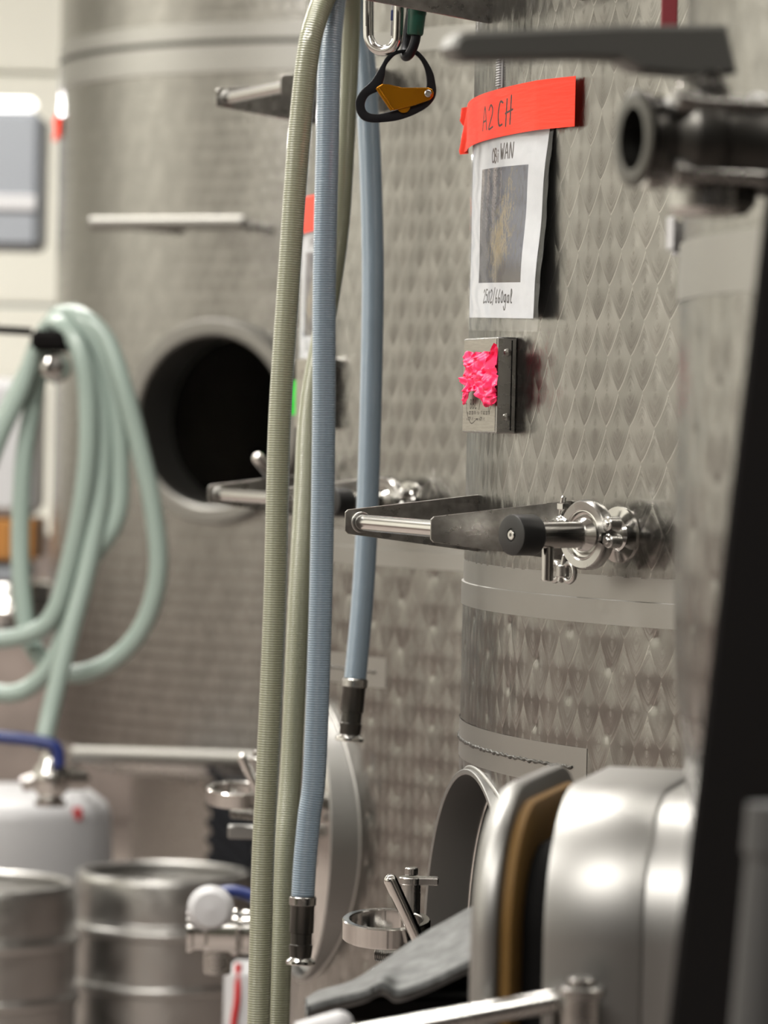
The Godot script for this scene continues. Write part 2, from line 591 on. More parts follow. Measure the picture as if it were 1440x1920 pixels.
	var note := picture(560, 640, func(x, y):
		if x > 140 and x < 480 and y > 190 and y < 535:
			var u: float = (x - 140) / 340.0
			var v: float = (y - 190) / 345.0
			var a := nz.get_noise_2d(x * 2.2, y * 0.8)
			var b := nz.get_noise_2d(x * 4.0 + 300, y * 4.0)
			var c := Color(0.25, 0.26, 0.31).lerp(Color(0.16, 0.17, 0.21), clampf(a * 2.5, 0, 1))
			if u < 0.52:
				# mottled pale columns fading into dark ground
				var col := 0.5 + 0.5 * sin(u * 38.0 + a * 1.5)
				c = c.lerp(Color(0.50, 0.47, 0.46), clampf(col * (1.15 - 1.3 * v), 0, 1))
				c = c.lerp(Color(0.11, 0.10, 0.10), clampf(b * 4.0 + v * 0.9 - 0.25, 0, 1) * 0.85)
			var w: float = absf(u - 0.60 - 0.22 * maxf(0.0, 0.62 - v) + 0.1 * v) * 4.2 + absf(v - 0.66) * 1.7
			c = c.lerp(Color(0.50, 0.45, 0.34), clampf(1.25 - w + a * 1.2 + b * 0.8, 0, 1) * 0.9)
			if v > 0.78 and u > 0.5:
				c = c.lerp(Color(0.22, 0.20, 0.19), clampf((v - 0.78) * 6.0 + b, 0, 1))
			return c
		var p := nz.get_noise_2d(x * 0.7, y * 0.7) * 0.02
		return Color(0.665 + p, 0.675 + p, 0.695 + p))
	write(note, "OBi", Vector2(240, 134), Vector2(30, 40), 2.6, Color(0.18, 0.10, 0.09), 0.72)
	write(note, "WAN", Vector2(306, 122), Vector2(36, 44), 2.8, Color(0.12, 0.08, 0.08), 0.85)
	write(note, "2502/660gal", Vector2(206, 556), Vector2(28, 38), 2.2, Color(0.10, 0.10, 0.10), 0.76)
	m = mat("notice_paper", Color(1, 1, 1), 0.0, 0.7)
	m.albedo_texture = tex(note)
	# the engraved plate
	var plate := picture(300, 360, func(x, y):
		var p := nz.get_noise_2d(x * 0.4, y * 3.0) * 0.05
		return Color(0.66 + p, 0.65 + p, 0.63 + p))
	var dark := Color(0.16, 0.14, 0.13)
	write(plate, "2 /1", Vector2(40, 60), Vector2(22, 40), 2.2, dark, 0.9)
	write(plate, "BBL", Vector2(70, 236), Vector2(26, 34), 1.8, dark, 0.85)
	stroke(plate, smooth([Vector2(140, 215), Vector2(165, 230), Vector2(150, 275)], 6), 1.6, dark)
	stroke(plate, smooth([Vector2(215, 250), Vector2(245, 225), Vector2(240, 285), Vector2(275, 240)], 6), 1.6, dark)
	stroke(plate, smooth([Vector2(34, 225), Vector2(40, 290), Vector2(80, 330), Vector2(120, 318)], 6), 1.4, dark)
	write(plate, "te 222 223 18 - fx - 17 362 223 38", Vector2(40, 282), Vector2(8, 12), 0.9, dark, 0.78)
	write(plate, "e.229.it - www.e229.it", Vector2(40, 305), Vector2(9, 12), 0.9, dark, 0.85)
	m = mat("engraved_plate", Color(0.95, 0.94, 0.92), 0.9, 0.4)
	m.albedo_texture = tex(plate)

# ------------------------------------------------------------------ tanks

func fr(R: float, phi: float, y: float, out := 0.0) -> Transform3D:
	# a frame on a tank's skin, phi degrees from its left edge towards the camera: x along the skin, y up, z outwards
	var a := deg_to_rad(phi)
	var n := Vector3(-cos(a), 0, sin(a))
	return Transform3D(Basis(Vector3(sin(a), 0, cos(a)), Vector3.UP, n), n * (R + out) + Vector3(0, y, 0))

func limb(px: float, z: float, R: float) -> Transform3D:
	# where a tank stands whose left edge is seen at px at eye height
	var a := atan((px - 720.0) / F)
	var q := Vector3((px - 720.0) / F * z, 0, -z)
	q += Vector3(cos(a), 0, sin(a)) * R
	return Transform3D(Basis(Vector3.UP, -a), q)

func skin(st: SurfaceTool, R, y0: float, y1: float, na: int, ny: int, holes := [], bump = null, a0 := 0.0, a1 := 360.0, tile := 0.204) -> void:
	# sheet of a tank; R a number or a Callable of height; round holes [phi, y, r]
	var p := []
	var uv := []
	var ins := []
	for r in ny + 1:
		var y := lerpf(y0, y1, float(r) / ny)
		var row := PackedVector3Array()
		var ur := PackedVector2Array()
		var fl := PackedByteArray()
		var rr: float = R.call(y) if R is Callable else R
		for c in na + 1:
			var phi := lerpf(a0, a1, float(c) / na)
			var o: float = bump.call(deg_to_rad(phi) * rr, y) if bump != null else 0.0
			row.append(fr(rr, phi, y, o).origin)
			ur.append(Vector2(deg_to_rad(phi) * rr / tile, -y / tile))
			var inside := 0
			for k in holes.size():
				var h: Array = holes[k]
				var d := Vector2(wrapf(deg_to_rad(phi - h[0]), -PI, PI), 0)
				if absf(d.x) < 1.0 and Vector2(sin(d.x) * rr, y - h[1]).length() < h[2]:
					inside = k + 1
			fl.append(inside)
		p.append(row)
		uv.append(ur)
		ins.append(fl)
	var nn := []
	for r in ny + 1:
		var row := PackedVector3Array()
		for c in na + 1:
			var l := c - 1
			var h := c + 1
			if a1 - a0 > 359.0:
				l = na - 1 if c == 0 else l
				h = 1 if c == na else h
			var n: Vector3 = (p[r][mini(h, na)] - p[r][maxi(l, 0)]).cross(p[mini(r + 1, ny)][c] - p[maxi(r - 1, 0)][c]).normalized()
			var flat: Vector3 = p[r][c] * Vector3(1, 0, 1)
			row.append(-n if n.dot(flat) < 0.0 else n)
		nn.append(row)
	for r in ny + 1:
		for c in na + 1:
			if ins[r][c]:
				var h: Array = holes[ins[r][c] - 1]
				var rr: float = (p[r][c] * Vector3(1, 0, 1)).length()
				var phi := lerpf(a0, a1, float(c) / na)
				var d := Vector2(sin(deg_to_rad(phi - h[0])) * rr, p[r][c].y - h[1])
				d = d.normalized() * h[2]
				p[r][c] = fr(rr, h[0] + rad_to_deg(asin(clampf(d.x / rr, -1, 1))), h[1] + d.y).origin
	for r in ny:
		for c in na:
			if ins[r][c] and ins[r][c + 1] and ins[r + 1][c] and ins[r + 1][c + 1]:
				continue
			var k := [[r, c], [r, c + 1], [r + 1, c + 1], [r + 1, c]]
			for t in [[0, 1, 2], [0, 2, 3]]:
				var v := []
				var n := []
				var u := []
				for e in t:
					v.append(p[k[e][0]][k[e][1]])
					n.append(nn[k[e][0]][k[e][1]])
					u.append(uv[k[e][0]][k[e][1]])
				tri(st, v, n, u)

func dimples(u: float, y: float) -> float:
	# quilted cooling jacket: spot welds 125 mm apart in staggered rows 33 mm apart
	var best := 1.0
	var j0 := int(round(y / 0.0325))
	for j in [j0 - 1, j0, j0 + 1]:
		var off := 0.0625 if posmod(j, 2) == 1 else 0.0
		var i := roundf((u - off) / 0.125)
		best = minf(best, Vector2(u - off - i * 0.125, y - j * 0.0325).length())
	return 0.0010 * (1.0 - exp(-pow(best / 0.018, 2.0))) - 0.0013 * exp(-pow(best / 0.004, 2.0))

func jacket(st: SurfaceTool, R, y0: float, y1: float, holes: Array) -> void:
	var ny := int((y1 - y0) / 0.0032)
	skin(st, R, y0, y1, 320, ny, holes, dimples, -15.0, 75.0)
	skin(st, R, y0, y1, 240, ny / 4, holes, dimples, 75.0, 345.0)

func loft(st: SurfaceTool, outline: Array, prof: Array, xf: Transform3D) -> void:
	# like lathe, round a closed outline: prof is Vector2(offset outwards, height)
	var n := outline.size()
	for i in prof.size() - 1:
		if prof[i].distance_to(prof[i + 1]) < 1e-7:
			continue
		var d: Vector2 = (prof[i + 1] - prof[i]).normalized()
		var ns := []
		for e in 2:
			var k: int = i - 1 + 2 * e
			var dd := d
			if k >= 0 and k < prof.size() - 1:
				var d2: Vector2 = (prof[k + 1] - prof[k]).normalized()
				if d2.dot(d) > 0.77:
					dd = (d + d2).normalized()
			ns.append(Vector2(dd.y, -dd.x))
		for s in n:
			var v := []
			var nm := []
			var u := []
			for e in [[0, 0], [0, 1], [1, 1], [1, 0]]:
				var o: Array = outline[(s + e[1]) % n]
				var q: Vector2 = o[0] + o[1] * prof[i + e[0]].x
				v.append(xf * Vector3(q.x, prof[i + e[0]].y, q.y))
				nm.append((xf.basis * Vector3(o[1].x * ns[e[0]].x, ns[e[0]].y, o[1].y * ns[e[0]].x)).normalized())
				u.append(Vector2(s + e[1], i + e[0]) * 0.02)
			tri(st, [v[0], v[1], v[2]], [nm[0], nm[1], nm[2]], [u[0], u[1], u[2]])
			tri(st, [v[0], v[2], v[3]], [nm[0], nm[2], nm[3]], [u[0], u[2], u[3]])

func disc(st: SurfaceTool, outline: Array, off: float, y: float, xf: Transform3D) -> void:
	var n := outline.size()
	var up := xf.basis.y
	for s in n:
		var a: Vector2 = outline[s][0] + outline[s][1] * off
		var b: Vector2 = outline[(s + 1) % n][0] + outline[(s + 1) % n][1] * off
		tri(st, [xf * Vector3(0, y, 0), xf * Vector3(a.x, y, a.y), xf * Vector3(b.x, y, b.y)], [up, up, up], [Vector2.ZERO, Vector2.ZERO, Vector2.ZERO])

func rounded(w: float, h: float, r: float, k := 16) -> Array:
	# rounded rectangle: [point, outward direction]
	var out := []
	for c in [[1, 1, 0.0], [-1, 1, PI / 2], [-1, -1, PI], [1, -1, PI * 1.5]]:
		for s in k + 1:
			var g: float = c[2] + PI / 2 * s / k
			var d := Vector2(cos(g), sin(g))
			out.append([Vector2(c[0] * (w / 2 - r), c[1] * (h / 2 - r)) + d * r, d])
	return out

func hanger(t: Node3D, R: float, phi: float, y: float) -> void:
	# two tapering plates and a bar welded across their outer ends
	var f := fr(R, phi, y)
	var b := Node3D.new()
	b.name = "hose_bracket"
	t.add_child(b, true)
	for s in [-1.0, 1.0]:
		var st := mb()
		var dip := 0.03
		var poly := PackedVector2Array([Vector2(0.132, -0.012), Vector2(0.135, -0.009), Vector2(0.135, 0.010), Vector2(0.132, 0.013), Vector2(-dip + 0.012, 0.031), Vector2(-dip, 0.031), Vector2(-dip, -0.030), Vector2(-dip + 0.012, -0.030)])
		var xf := f * Transform3D(Basis(Vector3.BACK, Vector3.UP, Vector3.LEFT), Vector3(s * 0.12, 0, 0))
		prism(st, poly, 0.0022, 0.0005, xf)
		part(b, "plate", st, M.worn_plate)
	var st := mb()
	rod(st, f * Vector3(-0.12, 0, 0.118), f * Vector3(0.12, 0, 0.118), 0.0085, 24, 0.0005)
	part(b, "bar", st, M.polished_steel)
	for s in [-1.0, 1.0]:
		st = mb()
		var w := []
		for k in 24:
			var g := TAU * k / 24
			w.append(f * Vector3(s * 0.1175, cos(g) * 0.0095, 0.118 + sin(g) * 0.0095))
		sweep(st, w, 0.0018, 6, true)
		part(b, "weld_bead", st, M.ground_steel)

func collar(t: Node3D, R: float, phi: float, y: float, r: float, out: float, w := 0.004) -> void:
	var st := mb()
	var f := fr(R, phi, y) * ZX
	lathe(st, [Vector2(r - w, -0.075), Vector2(r, -0.075), Vector2(r, out - 0.001), Vector2(r - 0.001, out), Vector2(r - w + 0.001, out), Vector2(r - w, out - 0.001), Vector2(r - w, -0.075)], 96, f)
	part(t, "manway_collar", st, M.brushed_steel)
	st = mb()
	ring(st, r - w - 0.0025, r - w + 0.001, 0.004, fr(R, phi, y, -0.045) * ZX, 96, 0.0012)
	part(t, "inner_lip", st, M.polished_steel)
	st = mb()
	# the collar's weld follows the skin
	var w2 := []
	for k in 96:
		var g := TAU * k / 96
		var q := Vector2(cos(g), sin(g)) * (r + 0.001)
		w2.append(fr(R, phi + rad_to_deg(asin(q.x / R)), y + q.y, 0.0).origin)
	sweep(st, w2, 0.003, 6, true)
	part(t, "weld_bead", st, M.ground_steel)

func latch(t: Node3D, xf: Transform3D) -> void:
	# hinge pin, hoop, handle and screw beside the manway; places taken on the tank of the notice
	var z := 3.80
	var st := mb()
	var up := xf.basis.inverse() * Vector3.UP
	var q := func(x: float, y: float, zz: float) -> Vector3: return Q(xf, x, y, zz)
	ring(st, 0.037, 0.045, 0.021, Transform3D(Basis(), q.call(724, 1760, z)) * Transform3D(Basis(Vector3.RIGHT, deg_to_rad(7)), Vector3.ZERO), 64, 0.0012)
	part(t, "hinge_hoop", st, M.polished_steel)
	st = mb()
	var a: Vector3 = q.call(771, 1652, z + 0.03)
	rod(st, a - up * 0.07, a, 0.0098, 20)
	part(t, "hinge_pin", st, M.satin_steel)
	st = mb()
	rod(st, a + up * 0.006, a + up * 0.014, 0.0068, 20, 0.001)
	rod(st, a - up * 0.003, a + up * 0.0045, 0.013, 24, 0.001)
	box(st, Vector3(0.028, 0.0075, 0.02), 0.001, Transform3D(Basis(), a + Vector3(0.014, 0.0007, 0.0)))
	part(t, "hinge_cap", st, M.satin_steel)
	st = mb()
	dome_rod(st, q.call(790, 1775, z - 0.05), q.call(727, 1640, z - 0.06), 0.0068, 24)
	part(t, "latch_handle", st, M.polished_steel)
	st = mb()
	var s0: Vector3 = q.call(703, 1788, z - 0.01)
	var ax: Vector3 = (q.call(800, 1800, z - 0.03) - s0).normalized()
	var prof := [Vector2(0, 0)]
	for k in 40:
		prof.append(Vector2(0.0062 if k % 2 == 0 else 0.0074, 0.001 + k * 0.0011))
	prof.append(Vector2(0, 0.046))
	lathe(st, prof, 16, turned(s0, s0 + ax))
	part(t, "latch_screw", st, M.satin_steel)
	st = mb()
	box(st, Vector3(0.075, 0.018, 0.02), 0.002, Transform3D(Basis(), q.call(765, 1835, z)))
	box(st, Vector3(0.02, 0.09, 0.02), 0.002, Transform3D(Basis(), q.call(790, 1850, z + 0.02)))
	part(t, "latch_block", st, M.brushed_steel)

func legs(t: Node3D, R: float, top: float) -> void:
	for k in 4:
		var st := mb()
		var g := PI / 4 + k * PI / 2
		var d := Vector3(cos(g), 0, sin(g)) * (R - 0.10)
		rod(st, d + Vector3(0, 0.012, 0), d + Vector3(0, top, 0), 0.038, 24)
		rod(st, d, d + Vector3(0, 0.014, 0), 0.065, 24, 0.003)
		part(t, "leg", st, M.satin_steel)

func dome_top(t: Node3D, R: float, y: float) -> void:
	var st := mb()
	lathe(st, [Vector2(R, y), Vector2(R - 0.01, y + 0.03), Vector2(R - 0.05, y + 0.06), Vector2(0.3, y + 0.17), Vector2(0.2, y + 0.19), Vector2(0.2, y + 0.3), Vector2(0.0, y + 0.31)], 96)
	part(t, "top", st, M.satin_steel)

func quilted_tank(xf: Transform3D, label: String) -> Node3D:
	var R := 0.65
	var t := thing("wine_tank", label, "wine tank", xf)
	var hole := [[12.5, 0.997, 0.206]]
	var st := mb()
	skin(st, R, 1.42, 2.95, 160, 16)
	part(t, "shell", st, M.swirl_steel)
	st = mb()
	skin(st, R, 1.3965, 1.421, 200, 2)
	part(t, "ground_band", st, M.ground_steel)
	st = mb()
	skin(st, R + 0.0022, 1.374, 1.3975, 200, 2)
	lathe(st, [Vector2(R - 0.001, 1.3985), Vector2(R + 0.0022, 1.3975)].duplicate(), 200)
	part(t, "weld_band", st, M.ground_steel)
	st = mb()
	skin(st, R + 0.0018, 2.055, 2.085, 200, 2)
	part(t, "weld_band", st, M.ground_steel)
	st = mb()
	jacket(st, R, 0.70, 1.376, hole)
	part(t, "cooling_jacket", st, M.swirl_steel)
	st = mb()
	skin(st, R, 0.50, 0.702, 160, 6)
	lathe(st, [Vector2(0.0, 0.36), Vector2(0.3, 0.375), Vector2(R - 0.08, 0.42), Vector2(R - 0.02, 0.46), Vector2(R, 0.50)], 96)
	part(t, "bottom", st, M.satin_steel)
	dome_top(t, R, 2.95)
	legs(t, R, 0.5)
	# ground patch and seam over the manway
	st = mb()
	skin(st, R + 0.0014, 1.212, 1.252, 60, 2, hole, null, -8.0, 36.0)
	part(t, "ground_patch", st, M.ground_steel)
	st = mb()
	var w := []
	var wr := []
	for k in 120:
		var phi := -8.0 + 42.0 * k / 119.0
		w.append(fr(R, phi, 1.2315 + 0.0008 * sin(k * 1.7), 0.0016).origin)
		wr.append(0.0016 + 0.0006 * sin(k * 2.3))
	sweep(st, w, wr, 6)
	part(t, "seam_weld", st, M.dark_steel)
	hanger(t, R, 22.0, 1.4615)
	hanger(t, R, 22.0, 2.008)
	collar(t, R, 12.5, 0.997, 0.21, 0.006, 0.006)
	return t

func sheet(st: SurfaceTool, R: float, W: float, H: float, phi0: float, y0: float, tilt: float, out: Callable, nu := 24, nv := 24) -> void:
	# a sheet wrapped on a tank's skin: u along the skin, v up
	var p := []
	var uv := []
	for r in nv + 1:
		var v := float(r) / nv
		var row := PackedVector3Array()
		var ur := PackedVector2Array()
		for c in nu + 1:
			var u := float(c) / nu
			var d: float = u * W + tilt * v * H
			row.append(fr(R, phi0 + rad_to_deg(d / R), y0 + v * H - tilt * u * W, out.call(u, v)).origin)
			ur.append(Vector2(u, 1.0 - v))
		p.append(row)
		uv.append(ur)
	grid(st, p, uv, false, 1.0)
	# the back, so that the sheet has thickness
	var b := []
	for r in p.size():
		var row := PackedVector3Array()
		for c in p[r].size():
			var q: Vector3 = p[r][c]
			row.append(q - (q * Vector3(1, 0, 1)).normalized() * 0.0004)
		b.append(row)
	grid(st, b, uv, false, -1.0)

func notice(xf: Transform3D, R: float, y0: float, wide: float, label: String) -> void:
	var t := thing("notice_sheet", label, "notice", xf)
	var out := func(u: float, v: float) -> float: return 0.0022 + 0.014 * u * u * pow(1.0 - v, 0.8) + 0.0006 * sin(v * 14.0 + u * 5.0) * (0.3 + u)
	var st := mb()
	sheet(st, R, 0.262 * wide, 0.218, 5.0, y0 + 0.013, 0.028, out)
	part(t, "paper", st, M.notice_paper)
	st = mb()
	var out2 := func(u: float, v: float) -> float: return out.call(u, v) + 0.0016 + 0.0004 * sin(v * 45.0 + u * 9.0)
	sheet(st, R, 0.280 * wide, 0.238, 4.4, y0, 0.028, out2, 32, 48)
	part(t, "plastic_sleeve", st, M.film, "clear plastic sleeve")

func tape_strip(xf: Transform3D, R: float, phi0: float, W: float, y0: float, H: float, m: Material, called: String, label: String, lift := 0.0) -> void:
	var st := mb()
	var out := func(u: float, v: float) -> float:
		var o := 0.0066 + 0.005 * pow(clampf((u - 0.55) / 0.3, 0, 1), 2.0) * (1.0 - clampf((u - 0.85) / 0.15, 0.0, 1.0))
		if u < 0.12:
			o += 0.006 * sin((0.12 - u) * 60.0 + v * 9.0) * (0.12 - u) / 0.12 + 0.004 * (0.12 - u) / 0.12
		return o
	sheet(st, R, W, H, phi0, y0, 0.0, out, 60, 12)
	var o := part(self, numbered(called), st, m)
	o.transform = xf
	tag(o, label, "tape")

func nameplate(t: Node3D, R: float, phi: float, y: float, pink: bool) -> void:
	var f := fr(R, phi, y)
	var b := Node3D.new()
	b.name = "nameplate"
	t.add_child(b, true)
	var st := mb()
	var w := 0.112
	var h := 0.0965
	# a folded tray: sides and rim
	box(st, Vector3(w, h, 0.021), 0.0012, f * Transform3D(Basis(), Vector3(0, 0, 0.0085)))
	part(b, "tray", st, M.satin_steel)
	st = mb()
	var zz := 0.0193
	quad(st, f * Vector3(-w / 2 + 0.002, -h / 2 + 0.002, zz), f * Vector3(w / 2 - 0.002, -h / 2 + 0.002, zz), f * Vector3(w / 2 - 0.002, h / 2 - 0.002, zz), f * Vector3(-w / 2 + 0.002, h / 2 - 0.002, zz), f.origin)
	part(b, "engraved_face", st, M.engraved_plate)
	for s in [-0.032, 0.033]:
		st = mb()
		lathe(st, [Vector2(0.0042, 0), Vector2(0.0036, 0.0018), Vector2(0, 0.0026)], 14, f * Transform3D(Basis(Vector3.BACK, -PI / 2), Vector3(w / 2, s, 0.008)))
		part(b, "rivet", st, M.polished_steel)
	st = mb()
	box(st, Vector3(0.0012, h - 0.006, 0.0012), 0.0003, f * Transform3D(Basis(), Vector3(w / 2 + 0.0002, 0, 0.0035)))
	part(b, "joint_line", st, M.black_rubber)

func sample_valve(xf: Transform3D, R: float, phi: float, y: float, label: String) -> void:
	var f := xf * fr(R, phi, y)
	var t := thing("sample_valve", label, "valve", f)
	var st := mb()
	lathe(st, [Vector2(0.028, -0.002), Vector2(0.027, 0.002), Vector2(0.016, 0.004), Vector2(0.0135, 0.007), Vector2(0.0135, 0.030), Vector2(0.024, 0.036), Vector2(0.0255, 0.0375), Vector2(0.0255, 0.040)], 48, ZX)
	part(t, "weld_ferrule", st, M.polished_steel)
	st = mb()
	lathe(st, [Vector2(0.0255, 0.041), Vector2(0.0255, 0.0435), Vector2(0.0235, 0.047), Vector2(0.0225, 0.0472), Vector2(0.0215, 0.045), Vector2(0.0195, 0.0445), Vector2(0.0145, 0.053), Vector2(0.0127, 0.056), Vector2(0.0127, 0.116)], 48, ZX)
	part(t, "body_tube", st, M.polished_steel)
	# clamp: two half rings, hinge and wing nut
	st = mb()
	for a in [[0.25, PI - 0.25 + 0.35], [PI + 0.55, TAU - 0.1]]:
		lathe(st, [Vector2(0.0225, 0.034), Vector2(0.0315, 0.0335), Vector2(0.0335, 0.0365), Vector2(0.0335, 0.0455), Vector2(0.0315, 0.0485), Vector2(0.0245, 0.048), Vector2(0.0225, 0.046), Vector2(0.0225, 0.034)], 40, ZX, a[0], a[1])
	part(t, "clamp_ring", st, M.satin_steel)
	st = mb()
	for g in [[-0.32, 0.0375, 1.0], [0.12, 0.0375, 1.0], [PI + 0.32, 0.0365, 0.8]]:
		var c := Vector3(cos(g[0]) * g[1], -sin(g[0]) * g[1], 0.041)
		rod(st, c - Vector3(0, 0, 0.0075), c + Vector3(0, 0, 0.0075), 0.0068 * g[2], 16, 0.001)
		box(st, Vector3(0.014, 0.011, 0.012), 0.002, Transform3D(Basis(Vector3.BACK, -g[0]), c * Vector3(0.92, 0.92, 1)))
		rod(st, c - Vector3(0, 0, 0.0095), c + Vector3(0, 0, 0.0095), 0.0032, 12, 0.0008)
	part(t, "clamp_knuckle", st, M.satin_steel)
	st = mb()
	# the swing bolt and its wing nut hang under the ring
	rod(st, Vector3(-0.030, -0.020, 0.042), Vector3(-0.034, -0.047, 0.044), 0.0032, 12)
	for s in [-1.0, 1.0]:
		var wing := []
		for k in 18:
			var g := TAU * k / 18
			wing.append(Vector3(-0.033 + s * 0.0105 + cos(g) * 0.0075, -0.037 + sin(g) * 0.0085, 0.043))
		sweep(st, wing, 0.0030, 8, true)
	rod(st, Vector3(-0.032, -0.042, 0.043), Vector3(-0.032, -0.030, 0.043), 0.0065, 16)
	part(t, "wing_nut", st, M.satin_steel)
	st = mb()
	var bolt := Vector3(-0.037, 0.020, 0.041)
	rod(st, bolt - Vector3(0.003, 0.008, 0), bolt + Vector3(0.002, 0.016, 0), 0.0028, 10)
	box(st, Vector3(0.010, 0.007, 0.008), 0.001, Transform3D(Basis(), bolt + Vector3(0.001, 0.006, 0)))
	part(t, "hinge_bolt", st, M.polished_steel)
	st = mb()
	rod(st, Vector3(0, -0.011, 0.090), Vector3(0, -0.0435, 0.090), 0.0058, 20, 0.0006)
	rod(st, Vector3(0, -0.0432, 0.090), Vector3(0, -0.0437, 0.090), 0.0045, 16, 0.0002)
	part(t, "spout", st, M.polished_steel)
	st = mb()
	var kp := [Vector2(0.0, 0.108), Vector2(0.0182, 0.108), Vector2(0.0192, 0.1092), Vector2(0.0194, 0.1105), Vector2(0.0194, 0.134), Vector2(0.0189, 0.1354), Vector2(0.0180, 0.1358), Vector2(0.0062, 0.1358), Vector2(0.0058, 0.1345), Vector2(0.0, 0.1345)]
	lathe(st, kp, 56, ZX)
	part(t, "knob", st, M.black_plastic, "round black knob")
	st = mb()
	lathe(st, [Vector2(0.0, 0.1345), Vector2(0.0046, 0.1345), Vector2(0.0046, 0.1362), Vector2(0.004, 0.1367), Vector2(0.0018, 0.1367), Vector2(0.0016, 0.1352), Vector2(0, 0.1352)], 24, ZX)
	part(t, "knob_screw", st, M.polished_steel)

# ------------------------------------------------------------------ hoses

func path(pts: Array) -> Array:
	var out := []
	for q in pts:
		out.append(P(q[0], q[1], q[2]))
	return smooth(out, 10)

func fitting(t: Node3D, a: Vector3, b: Vector3) -> void:
	# barbed hose tail from a (in the hose) to b (its sanitary flange)
	var h := a.distance_to(b)
	var st := mb()
	lathe(st, [Vector2(0.0, -0.006), Vector2(0.0095, -0.006), Vector2(0.0105, 0.0), Vector2(0.0142, 0.001), Vector2(0.0142, 0.012), Vector2(0.0135, 0.013), Vector2(0.0135, h * 0.55), Vector2(0.012, h * 0.56), Vector2(0.012, h * 0.72), Vector2(0.0132, h * 0.73), Vector2(0.0125, h * 0.86), Vector2(0.0115, h - 0.005)], 28, turned(a, b))
	part(t, "hose_tail", st, M.dark_steel)
	st = mb()
	lathe(st, [Vector2(0.0115, h - 0.007), Vector2(0.0165, h - 0.003), Vector2(0.0168, h), Vector2(0.016, h + 0.001), Vector2(0.011, h + 0.001), Vector2(0.0108, h - 0.01)], 32, turned(a, b))
	part(t, "flange", st, M.polished_steel)
	st = mb()
	ring(st, 0.0138, 0.0152, 0.009, turned(a, b) * Transform3D(Basis(), Vector3(0, 0.002, 0)), 32, 0.0004)
	var side := turned(a, b) * Vector3(-0.016, 0.0065, 0.004)
	box(st, Vector3(0.009, 0.008, 0.007), 0.001, Transform3D(Basis(), side))
	part(t, "hose_clamp", st, M.satin_steel)

# ------------------------------------------------------------------ the scene

func _ready() -> void:
	rng.seed = 7
	# camera
	var cam := Camera3D.new()
	cam.name = "camera"
	var attr := CameraAttributesPhysical.new()
	attr.frustum_focal_length = 12.0 / (960.0 / F)
	attr.frustum_focus_distance = 3.72
	attr.exposure_aperture = attr.frustum_focal_length / 19.0
	cam.attributes = attr
	cam.position = EYE
	cam.basis = Basis(Vector3.RIGHT, -atan(160.0 / F)) * Basis(Vector3.BACK, deg_to_rad(1.2))
	add_child(cam)
	cam.fov = rad_to_deg(2.0 * atan(960.0 / F))
	cam.current = true
	cam_t = cam.transform
	# sky and exposure
	var we := WorldEnvironment.new()
	we.name = "world"
	var env := Environment.new()
	env.background_mode = Environment.BG_COLOR
	env.background_color = Color(0.7, 0.75, 0.8)
	env.background_energy_multiplier = 0.6
	env.tonemap_mode = Environment.TONE_MAPPER_LINEAR
	env.tonemap_exposure = 0.96
	env.sdfgi_enabled = true
	env.ssao_enabled = true
	env.ssil_enabled = true
	we.environment = env
	add_child(we)
	materials()
	ceiling_lights()
	room()
	tanks()
	notices()
	front_tank()
	hoses()
	climbing_gear()
	back_tank()
	kegs()
	left_side()

func ceiling_lights() -> void:
	var where := {0.2: "nearest the camera", -2.6: "beside the front tanks", -4.6: "halfway along the aisle", -9.4: "at the far end"}
	for x in [-4.2, -1.1]:
		for z in ([-2.6, -9.4] if x < -2.0 else [0.2, -4.6, -9.4]):
			var t := thing("ceiling_light", "long LED strip light %s, %s" % ["over the left wall" if x < -2.0 else "over the tank row", where[z]], "ceiling light", Transform3D(Basis(), Vector3(x, 4.55, z)), "ceiling strip lights")
			var st := mb()
			box(st, Vector3(2.44, 0.08, 0.34), 0.01, Transform3D(Basis(), Vector3(0, 0.045, 0)))
			part(t, "housing", st, M.ceiling_white)
			st = mb()
			box(st, Vector3(2.4, 0.02, 0.28), 0.004, Transform3D(Basis(), Vector3(0, -0.002, 0)))
			part(t, "diffuser", st, M.led)
			var l := AreaLight3D.new()
			l.name = "light"
			l.area_size = Vector2(2.4, 0.28)
			l.position = Vector3(0, -0.02, 0)
			l.rotation = Vector3(-PI / 2, 0, 0)
			l.light_color = Color(1.0, 0.985, 0.955)
			l.light_energy = 27.0
			l.area_range = 40.0
			l.area_attenuation = 2.0
			l.shadow_enabled = true
			t.add_child(l)

func room() -> void:
	var st := mb()
	box(st, Vector3(10.4, 0.2, 26.4), 0.01, Transform3D(Basis(), Vector3(-1.0, -0.1, -1.5)))
	struct("floor", st, M.floor_paint)
	st = mb()
	box(st, Vector3(10.4, 0.2, 26.4), 0.01, Transform3D(Basis(), Vector3(-1.0, 4.8, -1.5)))
	struct("ceiling", st, M.ceiling_white)
	# each wall: a concrete base and steel siding above
	for w in [["wall_left", Vector3(-6.1, 0, -1.5), 26.4, 0.0, "cream_wall"], ["wall_right", Vector3(4.1, 0, -1.5), 26.4, 0.0, "dark_siding"], ["wall_back", Vector3(-1.0, 0, -14.6), 10.2, PI / 2, "cream_wall"], ["wall_front", Vector3(-1.0, 0, 11.6), 10.2, PI / 2, "dark_siding"]]:
		st = mb()
		box(st, Vector3(0.24, 1.1, w[2]), 0.01, Transform3D(Basis(), Vector3(0, 0.55, 0)))
		var o := struct(w[0], st, M.concrete)
		o.transform = Transform3D(Basis(Vector3.UP, w[3]), w[1])
		for k in 4:
			st = mb()
			box(st, Vector3(0.2, 0.89, w[2]), 0.012, Transform3D(Basis(), Vector3(0, 1.1 + 0.45 + k * 0.9, 0)))
			part(o, "siding_panel", st, M[w[4]])

